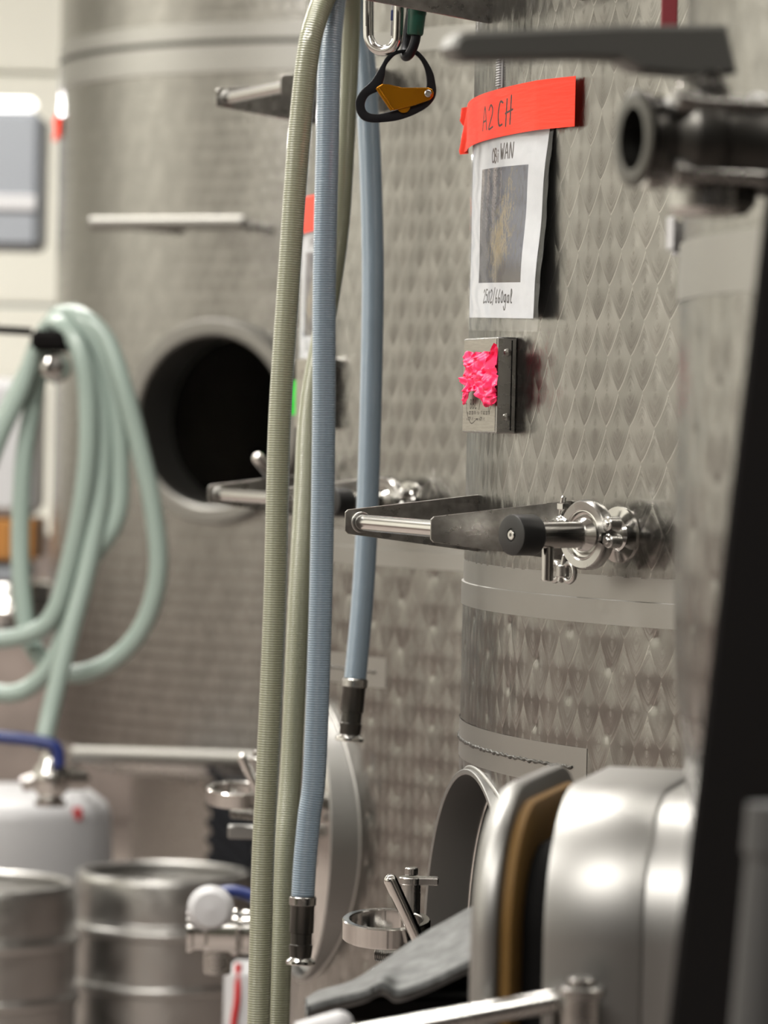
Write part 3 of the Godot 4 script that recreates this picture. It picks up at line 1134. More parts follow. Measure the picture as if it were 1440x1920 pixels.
func tanks() -> void:
	var x1 := limb(872, 4.0, 0.65)
	var t1 := quilted_tank(x1, "stainless wine tank with the clear-sleeved notice, orange tape and small nameplate on its side")
	latch(t1, x1)
	var x2 := limb(556, 5.34, 0.65)
	var t2: Node3D = t1.duplicate()
	t2.name = numbered("wine_tank")
	add_child(t2)
	t2.transform = x2
	t2.set_meta("label", "stainless wine tank behind the hanging hoses, between the notice tank and the open round-hatch tank")
	nameplate(t1, 0.65, 17.5, 1.604, true)
	nameplate(t2, 0.65, 17.5, 1.604, false)
	# the second tank's hatch is shut
	var st := mb()
	lathe(st, [Vector2(0.2, -0.02), Vector2(0.2, -0.008), Vector2(0.18, 0.0), Vector2(0.1, 0.016), Vector2(0, 0.02)], 72, fr(0.65, 12.5, 0.997) * ZX)
	part(t2, "manway_door", st, M.polished_steel)
	st = mb()
	dome_rod(st, Q(x2, 512, 893, 5.2), Q(x2, 481, 856, 5.12), 0.009, 16)
	part(t2, "bracket_pin", st, M.polished_steel)
	sample_valve(x1, 0.65, 39.5, 1.461, "stainless sample valve with black knob clamped to the tank that carries the notice")
	sample_valve(x2, 0.65, 39.5, 1.461, "blurred sample valve behind the hoses, on the second tank")

func notices() -> void:
	var x1 := limb(872, 4.0, 0.65)
	var x2 := limb(556, 5.34, 0.65)
	notice(x1, 0.65, 1.664, 1.0, "laminated sheet with handwriting and a dark print, taped to the sharp tank")
	notice(x2, 0.65, 1.637, 0.62, "blurred white sheet seen between the green and blue hoses")
	tape_strip(x1, 0.65, -4.0, 0.418, 1.856, 0.049, M.orange_tape, "label_tape", "wide orange tape with handwriting across the top of the laminated sheet")
	tape_strip(x2, 0.65, -4.0, 0.30, 1.829, 0.049, M.plain_orange, "label_tape", "blurred orange tape seen between the hanging hoses")
	tape_strip(x2, 0.65, 3.0, 0.1, 1.574, 0.049, M.green_tape, "label_tape", "bright green tape seen between the hanging hoses")
	tape_strip(limb(1268, 2.68, 0.65), 0.65, -9.0, 0.105, 1.692, 0.023, M.white_plastic, "label_corner", "sliver of white label at the nearest tank's left edge, below the open valve")
	# crumpled pink tape on the nameplate
	var f := x1 * fr(0.65, 17.5, 1.604)
	var nz := FastNoiseLite.new()
	nz.seed = 4
	nz.frequency = 0.075
	nz.fractal_octaves = 3
	var st := mb()
	var p := []
	var uv := []
	for r in 41:
		var row := PackedVector3Array()
		var ur := PackedVector2Array()
		for c in 49:
			var u := c / 48.0
			var v := r / 40.0
			var edge := minf(minf(u, 1.0 - u) * 6.0, minf(v, 1.0 - v) * 6.0)
			var a := nz.get_noise_2d(c, r)
			var b := nz.get_noise_2d(c + 200, r)
			var g := nz.get_noise_2d(c * 0.5 + 400, r * 0.5)
			var x := -0.036 + 0.106 * u + 0.006 * b * (1.0 if edge > 0.5 else 1.6)
			var y := -0.020 + 0.052 * v + 0.004 * a + 0.004 * g
			if v < 0.3 and u > 0.22 and u < 0.62:
				y += 0.018 * (1.0 - v / 0.3) * sin((u - 0.22) / 0.4 * PI)
			var z := 0.0205 + 0.009 * absf(a) + 0.007 * absf(b) + 0.004 * clampf(edge, 0.0, 1.0) + 0.006 * maxf(0.0, 0.4 - v)
			if u > 0.8 and v > 0.75:
				y += 0.012 * (u - 0.8) / 0.2
			row.append(Vector3(x, y, z))
			ur.append(Vector2(u, v))
		p.append(row)
		uv.append(ur)
	grid(st, p, uv, false, 1.0)
	var o := part(self, numbered("pink_tape"), st, M.pink_tape)
	o.transform = f
	tag(o, "crumpled bright pink tape stuck over the small steel nameplate", "tape")
	# ribbed white cable tie above the orange tape
	st = mb()
	for k in 14:
		box(st, Vector3(0.012, 0.0018, 0.004), 0.0005, Transform3D(Basis(), Vector3(0, k * 0.0026, 0.001)))
	box(st, Vector3(0.014, 0.04, 0.002), 0.0005, Transform3D(Basis(), Vector3(0, 0.017, -0.0004)))
	o = part(self, numbered("cable_tie"), st, M.white_plastic)
	o.transform = x1 * fr(0.65, 16.6, 1.910, 0.001)
	tag(o, "small ribbed white tie strip just above the orange tape", "cable tie")

func front_tank() -> void:
	# the nearest tank, at the right edge
	var R := 0.65
	var xf := limb(1268, 2.68, R)
	var t := thing("wine_tank", "blurred nearest tank at the right edge with a hatch standing ajar", "wine tank", xf)
	var hole := [[-9.0, 1.097, 0.16]]
	var st := mb()
	skin(st, R, 1.692, 2.95, 160, 12)
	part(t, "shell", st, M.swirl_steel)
	st = mb()
	skin(st, R + 0.002, 1.653, 1.694, 200, 2)
	part(t, "weld_band", st, M.ground_steel)
	var rr := func(y: float) -> float: return R - 0.16 * pow(clampf((1.45 - y) / 0.75, 0.0, 1.0), 1.6)
	st = mb()
	jacket(st, rr, 1.36, 1.655, hole)
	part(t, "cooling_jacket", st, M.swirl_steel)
	st = mb()
	skin(st, rr, 0.70, 1.362, 240, 48, hole)
	lathe(st, [Vector2(0.0, 0.5), Vector2(0.25, 0.53), Vector2(0.44, 0.62), Vector2(0.49, 0.70)], 96)
	part(t, "bottom", st, M.satin_steel)
	dome_top(t, R, 2.95)
	legs(t, 0.55, 0.75)
	# manway: neck, wide rim band, black plug, gasket, door
	var f := fr(R, -9.0, 1.0925, -0.006) * ZX
	var hatch := rounded(0.345, 0.42, 0.105)
	st = mb()
	loft(st, hatch, [Vector2(-0.004, -0.14), Vector2(-0.004, 0.006)], f)
	loft(st, hatch, [Vector2(-0.014, 0.075), Vector2(-0.014, -0.14)], f)
	part(t, "manway_collar", st, M.brushed_steel)
	st = mb()
	loft(st, hatch, [Vector2(-0.005, 0.004), Vector2(-0.001, 0.005), Vector2(0.0, 0.0065), Vector2(0.0, 0.0732), Vector2(-0.001, 0.0747), Vector2(-0.014, 0.0747)], f)
	part(t, "rim_band", st, M.brushed_steel)
	st = mb()
	loft(st, hatch, [Vector2(-0.045, 0.0), Vector2(-0.042, 0.090), Vector2(-0.046, 0.098), Vector2(-0.056, 0.102)], f)
	disc(st, hatch, -0.056, 0.102, f)
	part(t, "door_plug", st, M.black_rubber)
	st = mb()
	loft(st, hatch, [Vector2(-0.06, 0.0995), Vector2(-0.022, 0.0995), Vector2(-0.015, 0.1015), Vector2(-0.013, 0.105), Vector2(-0.015, 0.111), Vector2(-0.06, 0.111)], f)
	part(t, "gasket", st, M.gasket, "tan gasket ring")
	st = mb()
	loft(st, hatch, [Vector2(-0.03, 0.109), Vector2(-0.006, 0.1085), Vector2(-0.002, 0.110), Vector2(0.0, 0.114), Vector2(-0.001, 0.119), Vector2(-0.005, 0.125), Vector2(-0.013, 0.130), Vector2(-0.03, 0.132)], f)
	disc(st, hatch, -0.03, 0.132, f)
	part(t, "manway_door", st, M.brushed_steel)
	# clamp arm: a rough plate with a ragged lower edge, and its rod and bolt
	var pl := func(q: Array, cx: float, cy: float, z: float) -> PackedVector2Array:
		var out := PackedVector2Array()
		for e in q:
			out.append(Vector2((e[0] - cx) / F * z, -(e[1] - cy) / F * z))
		return out
	var face := func(cx: float, cy: float, z: float) -> Transform3D: return xf.affine_inverse() * Transform3D(cam_t.basis, P(cx, cy, z))
	st = mb()
	var rows := []
	var ruv := []
	var topl := smooth([Vector2(572, 1872), Vector2(600, 1856), Vector2(660, 1838), Vector2(720, 1800), Vector2(790, 1752), Vector2(850, 1718), Vector2(900, 1690), Vector2(960, 1655)], 6)
	var botl := smooth([Vector2(575, 1886), Vector2(620, 1872), Vector2(680, 1858), Vector2(716, 1842), Vector2(745, 1856), Vector2(800, 1838), Vector2(850, 1815), Vector2(960, 1760)], 6)
	var zt := 3.02
	var zb := 2.86
	for k in topl.size():
		var u := float(k) / (topl.size() - 1)
		var row := PackedVector3Array()
		var ur := PackedVector2Array()
		for e in [[topl[k], zt, 0.0], [topl[k].lerp(botl[k], 0.5), (zt + zb) / 2, 0.003], [botl[k], zb, 0.0], [botl[k] + Vector2(0, 20), zb + 0.004, 0.0], [botl[k] + Vector2(0, 24), zb + 0.03, 0.0], [topl[k] + Vector2(0, 22), zt, 0.0], [topl[k], zt, 0.0]]:
			row.append(Q(xf, e[0].x, e[0].y, e[1]) + Vector3(0, e[2], 0))
			ur.append(Vector2(u * 4.0, 0))
		rows.append(row)
		ruv.append(ur)
	grid(st, rows, ruv, true)
	part(t, "clamp_arm", st, M.mottled_sheet)
	st = mb()
	box(st, Vector3(0.125, 0.02, 0.06), 0.003, xf.affine_inverse() * Transform3D(cam_t.basis, P(760, 1885, 2.95)))
	box(st, Vector3(0.06, 0.025, 0.06), 0.003, xf.affine_inverse() * Transform3D(cam_t.basis, P(850, 1850, 3.0)))
	part(t, "clamp_arm_base", st, M.black_rubber)
	st = mb()
	dome_rod(st, Q(xf, 560, 1944, 2.7), Q(xf, 662, 1914, 2.7), 0.0105, 20)
	part(t, "lever_knob", st, M.white_plastic)
	st = mb()
	dome_rod(st, Q(xf, 640, 1950, 2.62), Q(xf, 1062, 1872, 2.62), 0.0085, 24)
	part(t, "clamp_rod", st, M.satin_steel)
	st = mb()
	var bc := Q(xf, 1090, 1862, 2.6)
	rod(st, bc - Vector3(0, 0.05, 0), bc, 0.014, 28, 0.001)
	rod(st, bc - Vector3(0, 0.002, 0), bc + Vector3(0, 0.005, 0), 0.017, 32, 0.0012)
	rod(st, bc + Vector3(0, 0.005, 0), bc + Vector3(0, 0.011, 0), 0.010, 28, 0.0012)
	part(t, "pivot_bolt", st, M.satin_steel)
	st = mb()
	box(st, Vector3(0.07, 0.05, 0.05), 0.003, xf.affine_inverse() * Transform3D(Basis(), P(1120, 1935, 2.66)))
	part(t, "pivot_block", st, M.dark_steel)

	# ball valve high on that tank
	var v := xf * fr(R, 24.0, 1.7495) * Transform3D(Basis().scaled(Vector3.ONE * 1.22), Vector3(0, -0.003, -0.058))
	var bv := thing("ball_valve", "blurred steel ball valve with a long lever handle and open end at top right", "valve", v)
	st = mb()
	lathe(st, [Vector2(0.0, 0.10), Vector2(0.0165, 0.10), Vector2(0.0165, 0.128), Vector2(0.0225, 0.1285), Vector2(0.0252, 0.1275), Vector2(0.0254, 0.1255), Vector2(0.0240, 0.1235), Vector2(0.0200, 0.121), Vector2(0.0195, 0.118), Vector2(0.0195, 0.108)].duplicate(), 48, ZX)
	part(bv, "end_ferrule", st, M.dark_steel)
	st = mb()
	lathe(st, [Vector2(0.0, 0.036), Vector2(0.02, 0.036), Vector2(0.026, 0.040), Vector2(0.0275, 0.043), Vector2(0.0275, 0.058), Vector2(0.025, 0.062), Vector2(0.025, 0.083), Vector2(0.0275, 0.086), Vector2(0.0275, 0.100), Vector2(0.026, 0.103), Vector2(0.0195, 0.109), Vector2(0.0, 0.109)], 48, ZX)
	box(st, Vector3(0.03, 0.06, 0.024), 0.006, Transform3D(Basis(), Vector3(0, -0.008, 0.072)))
	part(bv, "valve_body", st, M.dark_steel)
	for k in 4:
		var a := PI / 4 + k * PI / 2
		st = mb()
		var c := Vector3(cos(a) * 0.026, sin(a) * 0.026, 0)
		rod(st, c + Vector3(0, 0, 0.034), c + Vector3(0, 0, 0.108), 0.0045, 12)
		rod(st, c + Vector3(0, 0, 0.103), c + Vector3(0, 0, 0.113), 0.0072, 6, 0.001)
		part(bv, "body_bolt", st, M.satin_steel)
	st = mb()
	lathe(st, [Vector2(0.0, 0.012), Vector2(0.036, 0.012), Vector2(0.039, 0.016), Vector2(0.039, 0.030), Vector2(0.036, 0.034), Vector2(0.0, 0.034)], 48, ZX)
	box(st, Vector3(0.026, 0.02, 0.018), 0.004, Transform3D(Basis(), Vector3(0.01, 0.042, 0.023)))
	rod(st, Vector3(0.0, 0.05, 0.012), Vector3(0.0, 0.05, 0.04), 0.006, 12)
	box(st, Vector3(0.02, 0.018, 0.016), 0.004, Transform3D(Basis(), Vector3(0.0, -0.044, 0.023)))
	part(bv, "clamp", st, M.satin_steel)
	st = mb()
	lathe(st, [Vector2(0.019, -0.02), Vector2(0.019, 0.012)], 40, ZX)
	part(bv, "neck", st, M.satin_steel)
	st = mb()
	lathe(st, [Vector2(0.014, 0.018), Vector2(0.014, 0.029), Vector2(0.011, 0.032), Vector2(0.011, 0.037), Vector2(0.0, 0.037)], 32, Transform3D(Basis(), Vector3(0, 0, 0.088)))
	part(bv, "stem", st, M.satin_steel)
	st = mb()
	rod(st, Vector3(0, -0.039, 0.086), Vector3(0, -0.02, 0.086), 0.019, 32, 0.004)
	part(bv, "bottom_cap", st, M.satin_steel)
	st = mb()
	# side outline of the lever: (distance along the valve axis, height)
	var lev := PackedVector2Array([Vector2(0.079, 0.061), Vector2(0.072, 0.036), Vector2(0.09, 0.033), Vector2(0.128, 0.034), Vector2(0.139, 0.0395), Vector2(0.16, 0.039), Vector2(0.225, 0.0345), Vector2(0.2305, 0.0365), Vector2(0.233, 0.0415), Vector2(0.2305, 0.047), Vector2(0.225, 0.0495), Vector2(0.14, 0.0575)])
	prism(st, lev, 0.020, 0.0025, Transform3D(Basis(Vector3.BACK, Vector3.UP, Vector3.LEFT), Vector3.ZERO))
	part(bv, "lever", st, M.lever_steel)

	# black leaning board and grey tube nearest to the camera
	st = mb()
	var a := P(1412, 600, 2.08)
	var b := P(1256, 1920, 2.08)
	var dn := (b - a).normalized()
	var top := a - dn * 0.5
	var bot := a + dn * ((a.y - 0.0) / -dn.y)
	var side := Vector3.RIGHT * cos(0.3) + Vector3.BACK * sin(0.3)
	side = (side - dn * side.dot(dn)).normalized()
	var nrm := side.cross(dn).normalized()
	var mid := (top + bot) / 2.0 + side * 0.06
	box(st, Vector3(0.12, top.distance_to(bot), 0.02), 0.004, Transform3D(Basis(side, -dn, nrm if nrm.z > 0 else -nrm), mid))
	var o := part(self, numbered("leaning_board"), st, M.black_paint)
	tag(o, "blurred black board leaning at the right edge of the photo", "board")
	st = mb()
	a = P(1430, 1500, 1.92)
	b = P(1391, 1930, 1.92)
	dn = (b - a).normalized()
	bot = a + dn * (a.y / -dn.y)
	lathe(st, [Vector2(0.0, 0.0), Vector2(0.016, 0.0), Vector2(0.016, a.distance_to(bot) - 0.03), Vector2(0.018, a.distance_to(bot) - 0.028), Vector2(0.018, a.distance_to(bot) - 0.003), Vector2(0.0, a.distance_to(bot))], 28, turned(bot + Vector3(0.010, 0, 0), a + Vector3(0.010, 0, 0)))
	o = part(self, numbered("grey_post"), st, M.dark_paint)
	tag(o, "blurred grey tube in front of the black board, bottom right corner", "post")
	st = mb()
	box(st, Vector3(0.014, 0.12, 0.006), 0.001)
	o = part(self, numbered("red_strip"), st, M.dark_red)
	o.transform = Transform3D(Basis(), P(1257, -62, 3.2))
	tag(o, "dark red strip beside the nearest tank, above the lever handle", "strip")

func hoses() -> void:
	# the rail the hoses hang over, above the picture
	var ra := P(560, -75, 4.05)
	var rail := thing("hose_rail", "steel rail above the tanks that the hoses hang over", "rail", Transform3D(Basis(), Vector3(ra.x, ra.y, -4.2)))
	var st := mb()
	rod(st, Vector3(0.045, 0, -0.5), Vector3(0.045, 0, 0.9), 0.017, 24)
	part(rail, "tube", st, M.satin_steel)
	for s in [-0.42, 0.8]:
		st = mb()
		rod(st, Vector3(0.045, 0.01, s), Vector3(0.045, 4.7 - ra.y, s), 0.008, 12)
		part(rail, "hanger_rod", st, M.satin_steel)
	# green hose: one length over the rail, both strands to the floor
	var t := thing("green_hose", "olive green ribbed hose with two strands hanging left of the blue hose", "hose")
	var pts := path([[478, 2200, 4.12], [485, 1913, 4.12], [493, 1613, 4.12], [502, 1433, 4.12], [515, 1133, 4.12], [524, 800, 4.12], [541, 533, 4.12], [560, 267, 4.12], [578, 100, 4.12], [594, 32, 4.13], [616, -20, 4.15], [640, -70, 4.2], [655, -60, 4.25], [656, -10, 4.3], [653, 100, 4.32], [643, 300, 4.32], [632, 450, 4.32], [606, 620, 4.31], [580, 770, 4.30], [570, 950, 4.28], [560, 1133, 4.26], [546, 1433, 4.24], [533, 1613, 4.22], [522, 1913, 4.2], [512, 2200, 4.2]])
	st = mb()
	sweep(st, pts, 0.0127, 20, false, 0.0054)
	part(t, "tube", st, M.green_hose)
	# blue hose: over the rail, both ends with fittings
	t = thing("blue_hose", "pale blue ribbed hose draped in front, both ends with steel fittings", "hose")
	pts = path([[568, 1680, 4.16], [572, 1613, 4.16], [580, 1530, 4.16], [590, 1440, 4.16], [601, 1133, 4.16], [607, 800, 4.16], [608, 533, 4.16], [613, 300, 4.16], [618, 100, 4.16], [627, 0, 4.17], [636, -60, 4.19], [650, -95, 4.25], [660, -60, 4.33], [665, 0, 4.37], [676, 50, 4.38], [683, 110, 4.38], [689, 200, 4.38], [694, 300, 4.38], [698, 430, 4.38], [699, 560, 4.38], [694, 800, 4.38], [687, 1000, 4.38], [679, 1133, 4.38], [666, 1272, 4.38]])
	st = mb()
	sweep(st, pts, 0.0131, 20, false, 0.0054)
	part(t, "tube", st, M.blue_hose)
	fitting(t, P(568, 1678, 4.16), P(563, 1806, 4.16))
	fitting(t, P(666, 1270, 4.38), P(655, 1388, 4.38))

func climbing_gear() -> void:
	var z := 3.86
	var c := func(x: float, y: float, zz: float) -> Vector3: return P(x, y, zz)
	# steel carabiner
	var t := thing("carabiner", "plain steel carabiner hanging left of the green-sleeved one", "carabiner")
	var st := mb()
	var loop := []
	for q in [[691, 60], [693, 74], [700, 87], [711, 94], [723, 95], [735, 90], [743, 79], [746, 65], [748, 0], [750, -40], [742, -58], [720, -66], [702, -58], [693, -40], [691, 0]]:
		loop.append(c.call(q[0], q[1], z - (q[0] - 720) * 0.0003))
	sweep(st, smooth(loop, 6, true), 0.0056, 16, true)
	part(t, "body", st, M.polished_steel)
	st = mb()
	for k in 26:
		var q := c.call(686.0 + 0.02 * k, 2.0 + k * 1.85, z - 0.0052) as Vector3
		box(st, Vector3(0.0016, 0.0006, 0.0008), 0.0001, Transform3D(cam_t.basis, q))
	part(t, "stamped_marks", st, M.dark_steel)
	# green sleeved carabiner, seen edge on
	t = thing("carabiner", "dark carabiner with a green gate sleeve holding the black and gold device", "carabiner")
	st = mb()
	loop = []
	for q in [[781, 60, -0.012], [777, 82, -0.012], [769, 100, -0.010], [761, 106, -0.002], [758, 98, 0.008], [762, 78, 0.014], [768, 40, 0.016], [776, -20, 0.016], [782, -52, 0.008], [786, -58, -0.002], [788, -44, -0.01], [786, 0, -0.012]]:
		loop.append(c.call(q[0], q[1], z + q[2]))
	sweep(st, smooth(loop, 6, true), 0.0050, 16, true)
	part(t, "body", st, M.black_alloy)
	st = mb()
	lathe(st, [Vector2(0.0, 0.0), Vector2(0.0075, 0.0), Vector2(0.0085, 0.002), Vector2(0.0092, 0.020), Vector2(0.0098, 0.022), Vector2(0.0100, 0.034), Vector2(0.0106, 0.036), Vector2(0.0112, 0.056), Vector2(0.0, 0.058)], 12, turned(c.call(778, 66, z - 0.012), c.call(787, -30, z - 0.012)))
	part(t, "gate_sleeve", st, M.green_sleeve, "dark green sleeve")
	# rope clamp
	var cx := 742.0
	var cy := 170.0
	var xf := Transform3D(cam_t.basis * Basis(Vector3.UP, 0.12), P(cx, cy, z - 0.004))
	t = thing("rope_clamp", "black teardrop alloy rope clamp with a gold cam, hanging from the green carabiner", "rope clamp", xf)
	var k2 := z / F
	var cv := func(q: Array) -> Array:
		var out := []
		for i in range(0, q.size(), 2):
			out.append(Vector2((650.0 + q[i] / 7.2 - cx) * k2, -(q[i + 1] / 7.2 - cy) * k2))
		return out
	var outer: Array = smooth(cv.call([760, 668, 640, 700, 535, 770, 440, 930, 330, 1100, 200, 1220, 130, 1330, 115, 1420, 140, 1530, 210, 1620, 330, 1655, 500, 1650, 700, 1620, 900, 1550, 1080, 1450, 1180, 1340, 1210, 1240, 1200, 1110, 1170, 980, 1110, 860, 1030, 750, 930, 672]), 4, true)
	var inner: Array = smooth(cv.call([760, 715, 660, 745, 590, 810, 530, 900, 507, 1040, 440, 1215, 300, 1295, 242, 1400, 255, 1490, 310, 1535, 400, 1545, 480, 1535, 620, 1495, 800, 1440, 980, 1340, 1055, 1250, 1080, 1160, 1082, 1080, 1065, 960, 1025, 850, 965, 768, 890, 722]), 4, true)
	st = mb()
	band(st, outer, inner, 0.0045, xf.affine_inverse() * xf)
	part(t, "frame", st, M.black_alloy)
	st = mb()
	var cam2 := PackedVector2Array(cv.call([395, 1190, 470, 1145, 560, 1148, 740, 1190, 1090, 1186, 1145, 1205, 1168, 1250, 1160, 1305, 1120, 1350, 900, 1430, 700, 1480, 620, 1500, 590, 1480]))
	prism(st, cam2, 0.0035, 0.0008, Transform3D(Basis(), Vector3(0, 0, 0.0055)))
	part(t, "cam", st, M.gold_alloy, "gold cam")
	st = mb()
	var e: Array = cv.call([400, 1195, 605, 1495, 760, 1490, 900, 1440])
	rod(st, Vector3(e[0].x, e[0].y, 0.0065), Vector3(e[1].x, e[1].y, 0.0065), 0.0022, 14, 0.0004)
	lathe(st, [Vector2(0.0, 0.0), Vector2(0.007, 0.0), Vector2(0.007, 0.002), Vector2(0.0, 0.002)], 24, Transform3D(Basis(), Vector3(e[2].x, e[2].y + 0.004, 0.003)) * ZX)
	part(t, "cam_lip", st, M.gold_alloy)
	st = mb()
	var s: Array = cv.call([1088, 1268])
	lathe(st, [Vector2(0.0038, 0.0), Vector2(0.0038, 0.0022), Vector2(0.003, 0.003), Vector2(0.0014, 0.003), Vector2(0.0012, 0.002), Vector2(0.0, 0.002)], 20, Transform3D(Basis(), Vector3(s[0].x, s[0].y, 0.0065)) * ZX)
	part(t, "pivot_pin", st, M.satin_steel)
	# strap behind the carabiner
	st = mb()
	box(st, Vector3(0.005, 0.05, 0.0025), 0.0004)
	var o := part(self, numbered("hanging_strap"), st, M.white_plastic)
	o.transform = Transform3D(cam_t.basis * Basis(Vector3.BACK, -0.04), P(738, 22, z + 0.03))
	tag(o, "narrow white and blue strap hanging behind the steel carabiner", "strap")
	st = mb()
	box(st, Vector3(0.0056, 0.011, 0.0031), 0.0003, Transform3D(Basis(), Vector3(0, -0.004, 0)))
	part(o, "blue_band", st, M.blue_plastic)

func back_tank() -> void:
	var R := 0.9
	var xf := limb(97, 9.75, R)
	var t := thing("wine_tank", "large blurred tank in the background with an open black round hatch", "wine tank", xf)
	var hole := [[56.0, 1.565, 0.207]]
	var st := mb()
	skin(st, R, 0.74, 2.411, 256, 80, hole)
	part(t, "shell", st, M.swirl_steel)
	st = mb()
	skin(st, R + 0.003, 2.41, 2.475, 128, 2)
	lathe(st, [Vector2(R - 0.002, 2.405), Vector2(R + 0.003, 2.41)], 96)
	part(t, "weld_band", st, M.ground_steel)
	st = mb()
	skin(st, R - 0.004, 2.474, 2.489, 128, 2)
	part(t, "seam_groove", st, M.dark_steel)
	st = mb()
	skin(st, R + 0.003, 2.488, 2.53, 128, 2)
	part(t, "weld_band", st, M.ground_steel)
	st = mb()
	skin(st, R, 2.52, 3.2, 160, 6)
	part(t, "upper_shell", st, M.swirl_steel)
	st = mb()
	lathe(st, [Vector2(0.0, 0.60), Vector2(0.4, 0.62), Vector2(R - 0.1, 0.67), Vector2(R - 0.02, 0.70), Vector2(R, 0.742)], 96)
	part(t, "bottom", st, M.satin_steel)
	st = mb()
	lathe(st, [Vector2(R - 0.22, 0.0), Vector2(R - 0.22, 0.68)], 96)
	part(t, "skirt", st, M.worn_plate)
	dome_top(t, R, 3.2)
	st = mb()
	var f := fr(R, 56.0, 1.565) * ZX
	lathe(st, [Vector2(0.207, -0.12), Vector2(0.247, -0.12), Vector2(0.247, 0.03), Vector2(0.243, 0.036), Vector2(0.213, 0.036), Vector2(0.207, 0.03), Vector2(0.207, -0.12)], 96, f)
	part(t, "manway_collar", st, M.dull_steel)
	# white-looking rail over the hatch
	st = mb()
	var a := Q(xf, 168, 419, 8.72)
	var b := Q(xf, 460, 417, 8.62)
	rod(st, a, b, 0.0155, 20, 0.004)
	part(t, "hose_rail", st, M.dull_steel)
	st = mb()
	for q in [a.lerp(b, 0.12), a.lerp(b, 0.88)]:
		var inw: Vector3 = (Vector3(0, q.y, 0) - q).normalized()
		rod(st, q, q + inw * 0.3, 0.01, 12)
	part(t, "rail_stub", st, M.satin_steel)
	st = mb()
	a = Q(xf, 135, 1413, 8.7)
	b = Q(xf, 520, 1425, 8.55)
	rod(st, a, b, 0.018, 20, 0.004)
	part(t, "lower_pipe", st, M.dull_steel)
	# orange tape on its left edge
	tape_strip(xf, R, -3.0, 0.16, 2.29, 0.06, M.plain_orange, "label_tape", "small blurred orange tape at the left edge of the background tank")

func keg(xf: Transform3D, label: String) -> void:
	var t := thing("beer_keg", label, "keg", xf)
	var r := 0.196
	var st := mb()
	var prof := [Vector2(0.0, 0.045), Vector2(0.12, 0.05), Vector2(r - 0.012, 0.075), Vector2(r, 0.10)]
	for y in [0.20, 0.325, 0.448]:
		for k in 9:
			var g := -PI / 2 + PI * k / 8.0
			prof.append(Vector2(r + 0.009 * cos(g), y + 0.013 * sin(g)))
	prof += [Vector2(r, 0.465), Vector2(r - 0.01, 0.485), Vector2(0.12, 0.525), Vector2(0.05, 0.535), Vector2(0.0, 0.535)]
	lathe(st, prof, 96)
	part(t, "body", st, M.keg_steel)
	st = mb()
	lathe(st, [Vector2(r - 0.008, 0.45), Vector2(r - 0.003, 0.455), Vector2(r - 0.002, 0.555), Vector2(r - 0.004, 0.562), Vector2(r - 0.008, 0.568), Vector2(r - 0.018, 0.57), Vector2(r - 0.025, 0.566), Vector2(r - 0.026, 0.56), Vector2(r - 0.018, 0.556), Vector2(r - 0.012, 0.55), Vector2(r - 0.012, 0.46)], 96)
	part(t, "top_chime", st, M.keg_steel)
	st = mb()
	lathe(st, [Vector2(r - 0.02, 0.0), Vector2(r - 0.006, 0.0), Vector2(r - 0.001, 0.006), Vector2(r - 0.003, 0.1)], 96)
	part(t, "bottom_chime", st, M.keg_steel)
	st = mb()
	lathe(st, [Vector2(0.036, 0.53), Vector2(0.036, 0.548), Vector2(0.03, 0.552), Vector2(0.0, 0.55)], 32)
	part(t, "neck_valve", st, M.satin_steel)

func floor_at(px: float, z: float) -> Transform3D:
	var q := P(px, 1500, z)
	return Transform3D(Basis(), Vector3(q.x, 0, q.z))

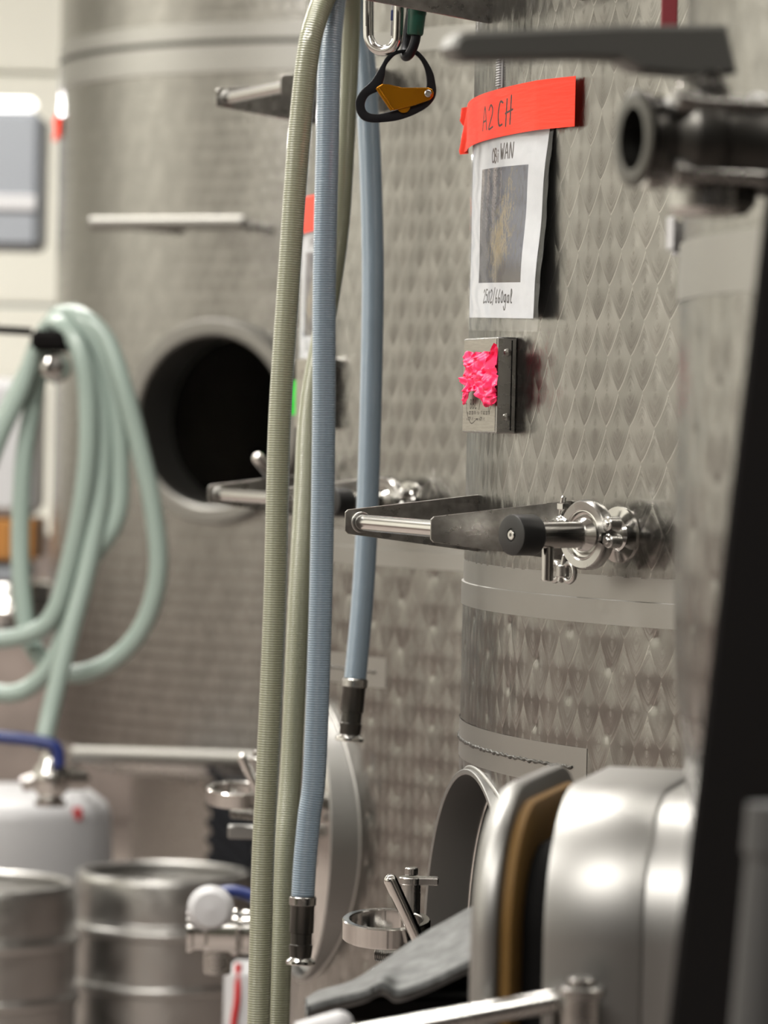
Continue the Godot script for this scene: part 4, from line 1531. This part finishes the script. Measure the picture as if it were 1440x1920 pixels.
func kegs() -> void:
	keg(floor_at(309, 8.25), "steel keg beside the hanging hoses, right of the two kegs")
	keg(floor_at(-24, 8.0), "steel keg cut by the left edge of the photo, left of the two kegs")
	var x2 := limb(556, 5.34, 0.65)
	# outlet valve low on the second tank
	var v := x2 * fr(0.65, 2.0, 0.835)
	var t := thing("outlet_valve", "shiny blurred outlet valve with a blue lever, in front of the right keg", "valve", v)
	var st := mb()
	lathe(st, [Vector2(0.019, -0.03), Vector2(0.019, 0.05), Vector2(0.032, 0.055), Vector2(0.032, 0.065), Vector2(0.028, 0.068), Vector2(0.034, 0.075), Vector2(0.034, 0.115), Vector2(0.026, 0.12), Vector2(0.026, 0.135), Vector2(0.030, 0.138), Vector2(0.030, 0.145), Vector2(0.0, 0.145)], 40, ZX)
	part(t, "body", st, M.polished_steel)
	st = mb()
	rod(st, Vector3(0, -0.02, 0.1), Vector3(0, -0.06, 0.1), 0.02, 24)
	part(t, "bottom_cap", st, M.satin_steel)
	st = mb()
	rod(st, Vector3(0, 0.02, 0.098), Vector3(0, 0.05, 0.098), 0.013, 20)
	part(t, "stem", st, M.satin_steel)
	st = mb()
	var lv := smooth([Vector3(0, 0.052, 0.11), Vector3(0.0, 0.058, 0.08), Vector3(0, 0.045, 0.045), Vector3(0, 0.015, 0.03)], 6)
	sweep(st, lv, 0.009, 10)
	part(t, "lever", st, M.blue_plastic, "blue lever")
	st = mb()
	lathe(st, [Vector2(0.0, 0), Vector2(0.024, 0.002), Vector2(0.033, 0.014), Vector2(0.033, 0.024), Vector2(0.024, 0.034), Vector2(0, 0.036)], 32, Transform3D(Basis(Vector3.BACK, -PI / 2), Vector3(0.005, 0.036, 0.112)))
	part(t, "dial", st, M.white_plastic, "round white dial")
	# white sack with a red stripe under that valve
	st = mb()
	box(st, Vector3(0.10, 0.64, 0.06), 0.02)
	var o := part(self, numbered("white_sack"), st, M.white_plastic)
	o.transform = Transform3D(Basis(), P(474, 1900, 6.4))
	o.position.y = 0.32
	tag(o, "white sack with a red stripe low beside the hanging hoses", "sack")
	st = mb()
	sweep(st, smooth([Vector3(-0.026, 0.318, 0.020), Vector3(-0.026, 0.26, 0.031), Vector3(-0.032, 0.20, 0.031), Vector3(-0.026, 0.10, 0.031), Vector3(-0.046, 0.0, 0.031)], 6), 0.006, 10)
	part(o, "stripe", st, M.red_plastic, "red stripe")
	# navy ribbed mat standing behind the keg
	t = thing("folded_mat", "dark navy ribbed mat standing behind the right keg", "mat", Transform3D(Basis(), Vector3(P(436, 1560, 8.62).x, 0, P(436, 1560, 8.62).z)))
	st = mb()
	box(st, Vector3(0.10, 0.74, 0.05), 0.01, Transform3D(Basis(), Vector3(0.0, 0.37, 0)))
	part(t, "pad", st, M.navy_cloth)
	for k in 9:
		st = mb()
		box(st, Vector3(0.018, 0.15, 0.012), 0.004, Transform3D(Basis(Vector3.BACK, 0.9), Vector3(0.0, 0.40 + k * 0.04, 0.026)))
		part(t, "rib", st, M.navy_cloth)

func left_side() -> void:
	# hanging coil of pale hose on a black arm
	var z := 7.3
	var t := thing("hose_coil", "coil of pale sea-green hose hanging at the left, in front of the open-hatch tank", "hose")
	var st := mb()
	var pts := path([[80, 1405, z - 0.1], [96, 1330, z - 0.08], [128, 1200, z - 0.06], [165, 1060, z - 0.04], [190, 920, z - 0.03], [192, 780, z - 0.03], [170, 680, z - 0.03], [140, 620, z - 0.02], [105, 604, z], [75, 640, z + 0.03], [40, 730, z + 0.03], [-10, 840, z + 0.03], [-60, 1000, z + 0.03], [-80, 1120, z + 0.02], [-40, 1190, z], [30, 1195, z - 0.01], [95, 1160, z - 0.02], [130, 1060, z - 0.03], [160, 900, z - 0.05], [165, 760, z - 0.06], [150, 660, z - 0.06], [120, 612, z - 0.03], [90, 615, z + 0.02], [55, 690, z + 0.05], [0, 800, z + 0.05], [-70, 960, z + 0.05], [-100, 1150, z + 0.05], [-70, 1260, z + 0.04], [0, 1300, z + 0.03], [60, 1285, z + 0.02], [110, 1220, z], [150, 1080, z - 0.01], [215, 980, z - 0.02], [225, 880, z - 0.02], [218, 760, z - 0.03], [190, 660, z - 0.04], [150, 600, z - 0.03], [110, 592, z + 0.01], [85, 640, z + 0.06], [65, 740, z + 0.07], [45, 860, z + 0.07], [38, 1000, z + 0.07], [42, 1120, z + 0.06], [60, 1210, z + 0.05], [120, 1262, z + 0.03], [200, 1245, z + 0.01], [265, 1180, z - 0.01], [296, 1080, z - 0.03], [288, 960, z - 0.04], [262, 840, z - 0.05], [230, 720, z - 0.06], [200, 640, z - 0.05], [160, 598, z - 0.03], [125, 590, z + 0.03], [100, 640, z + 0.09]])
	sweep(st, pts, 0.0185, 16, false, 0.05)
	part(t, "tube", st, M.pale_hose)
	t = thing("hanger_arm", "black arm that carries the coil of pale hose", "hanger arm", Transform3D(Basis(), Vector3(P(-330, 640, z).x, 0, -z - 0.02)))
	var off: Vector3 = t.position
	st = mb()
	rod(st, Vector3(0, 0.01, 0), Vector3(0, 2.1, 0), 0.03, 24)
	rod(st, Vector3(0, 0, 0), Vector3(0, 0.015, 0), 0.2, 40, 0.003)
	part(t, "post", st, M.black_paint)
	st = mb()
	rod(st, P(-330, 598, z) - off, P(60, 622, z) - off, 0.008, 16)
	box(st, Vector3(0.075, 0.04, 0.16), 0.01, Transform3D(Basis(), P(100, 640, z + 0.02) - off))
	part(t, "arm", st, M.black_paint)
	st = mb()
	lathe(st, [Vector2(0.0, 0), Vector2(0.022, 0.004), Vector2(0.030, 0.02), Vector2(0.030, 0.035), Vector2(0.018, 0.05), Vector2(0, 0.052)], 24, Transform3D(Basis(), P(107, 690, z - 0.04) - off) * ZX)
	part(t, "end_knob", st, M.polished_steel)
	# valve with the blue lever that the coil runs into
	var o := Transform3D(Basis(), P(95, 1462, z - 0.1))
	t = thing("ball_valve", "small blurred valve with a blue lever under the pale hose coil", "valve", o)
	st = mb()
	lathe(st, [Vector2(0.0, -0.05), Vector2(0.03, -0.05), Vector2(0.03, -0.04), Vector2(0.02, -0.036), Vector2(0.033, -0.02), Vector2(0.035, 0.0), Vector2(0.033, 0.02), Vector2(0.02, 0.036), Vector2(0.02, 0.06)], 32)
	rod(st, Vector3(0, 0, 0), Vector3(0.06, -0.004, -0.05), 0.02, 20)
	rod(st, Vector3(-0.055, -0.01, 0), Vector3(-0.02, 0, 0.0), 0.016, 20)
	part(t, "body", st, M.polished_steel)
	st = mb()
	sweep(st, smooth([Vector3(0.018, 0.03, 0.03), Vector3(0.012, 0.066, 0.035), Vector3(-0.03, 0.078, 0.035), Vector3(-0.12, 0.085, 0.035)], 6), 0.012, 10)
	part(t, "lever", st, M.blue_plastic, "blue lever")
	# white drum behind the left keg, its red tag
	t = thing("white_drum", "white plastic drum standing behind the left keg", "drum", floor_at(20, 8.75))
	st = mb()
	lathe(st, [Vector2(0.0, 0.0), Vector2(0.26, 0.0), Vector2(0.265, 0.02), Vector2(0.235, 0.64), Vector2(0.225, 0.665), Vector2(0.19, 0.69), Vector2(0.0, 0.70)], 64)
	part(t, "body", st, M.white_plastic)
	st = mb()
	box(st, Vector3(0.02, 0.03, 0.008), 0.002, Transform3D(Basis(), Vector3(0.17, 0.655, 0.16)))
	part(t, "red_tag", st, M.red_plastic, "small red tag")
	# things far behind at the left edge
	var zf := 11.6
	t = thing("wall_cabinet", "grey cabinet high at the far left with a bright strip lamp on top", "cabinet", Transform3D(Basis(), P(-110, 340, zf)))
	st = mb()
	box(st, Vector3(0.64, 0.42, 0.3), 0.02)
	part(t, "body", st, M.grey_paint)
	st = mb()
	box(st, Vector3(0.62, 0.05, 0.02), 0.004, Transform3D(Basis(), Vector3(0, -0.07, 0.152)))
	part(t, "trim", st, M.white_plastic)
	t = thing("strip_lamp", "short bright white strip lamp above the grey cabinet at the far left", "lamp", Transform3D(Basis(), P(-90, 194, zf)))
	st = mb()
	box(st, Vector3(0.53, 0.042, 0.06), 0.015)
	part(t, "tube", st, M.strip_led)
	var l := OmniLight3D.new()
	l.name = "light"
	l.position = Vector3(0, -0.03, 0.08)
	l.light_energy = 0.3
	l.light_size = 0.04
	l.omni_range = 20.0
	l.omni_attenuation = 2.0
	l.shadow_enabled = true
	t.add_child(l)
	t = thing("work_table", "steel work table at the far left under the white tote", "table", floor_at(-160, 11.2))
	st = mb()
	var ty := P(0, 1172, 11.2).y
	box(st, Vector3(1.0, 0.04, 0.6), 0.005, Transform3D(Basis(), Vector3(0.0, ty - 0.02, 0)))
	part(t, "top", st, M.satin_steel)
	for s in [[-0.45, -0.25], [0.45, -0.25], [-0.45, 0.25], [0.45, 0.25]]:
		st = mb()
		rod(st, Vector3(s[0], 0, s[1]), Vector3(s[0], ty - 0.03, s[1]), 0.02, 16)
		part(t, "leg", st, M.satin_steel)
	st = mb()
	lathe(st, [Vector2(0.0, 0.0), Vector2(0.16, 0.0), Vector2(0.17, 0.01), Vector2(0.17, 0.05), Vector2(0.178, 0.06), Vector2(0.17, 0.07), Vector2(0.17, 0.12), Vector2(0.165, 0.135), Vector2(0.0, 0.14)], 48)
	var pot := part(self, numbered("steel_pot"), st, M.polished_steel)
	pot.transform = Transform3D(Basis(), P(8, 1170, 11.1))
	pot.position.y = ty
	tag(pot, "shiny steel pot on the table at the far left", "pot")
	st = mb()
	box(st, Vector3(0.56, 0.125, 0.4), 0.008)
	var cr := part(self, numbered("wooden_crate"), st, M.orange_wood)
	cr.transform = Transform3D(Basis(), P(-95, 1006, 11.5))
	tag(cr, "orange wooden crate under the white tote at the far left", "crate")
	st = mb()
	box(st, Vector3(0.5, 0.05, 0.36), 0.008)
	cr = part(self, numbered("crate_stand"), st, M.grey_paint)
	cr.transform = Transform3D(Basis(), P(-95, 1068, 11.5))
	tag(cr, "pale blue-grey box lid beneath the orange crate at the far left", "box")
	st = mb()
	box(st, Vector3(0.56, 0.42, 0.4), 0.03)
	cr = part(self, numbered("white_tote"), st, M.white_plastic)
	cr.transform = Transform3D(Basis(), P(-95, 836, 11.5))
	tag(cr, "white plastic tote seen behind the pale hose coil", "tote")
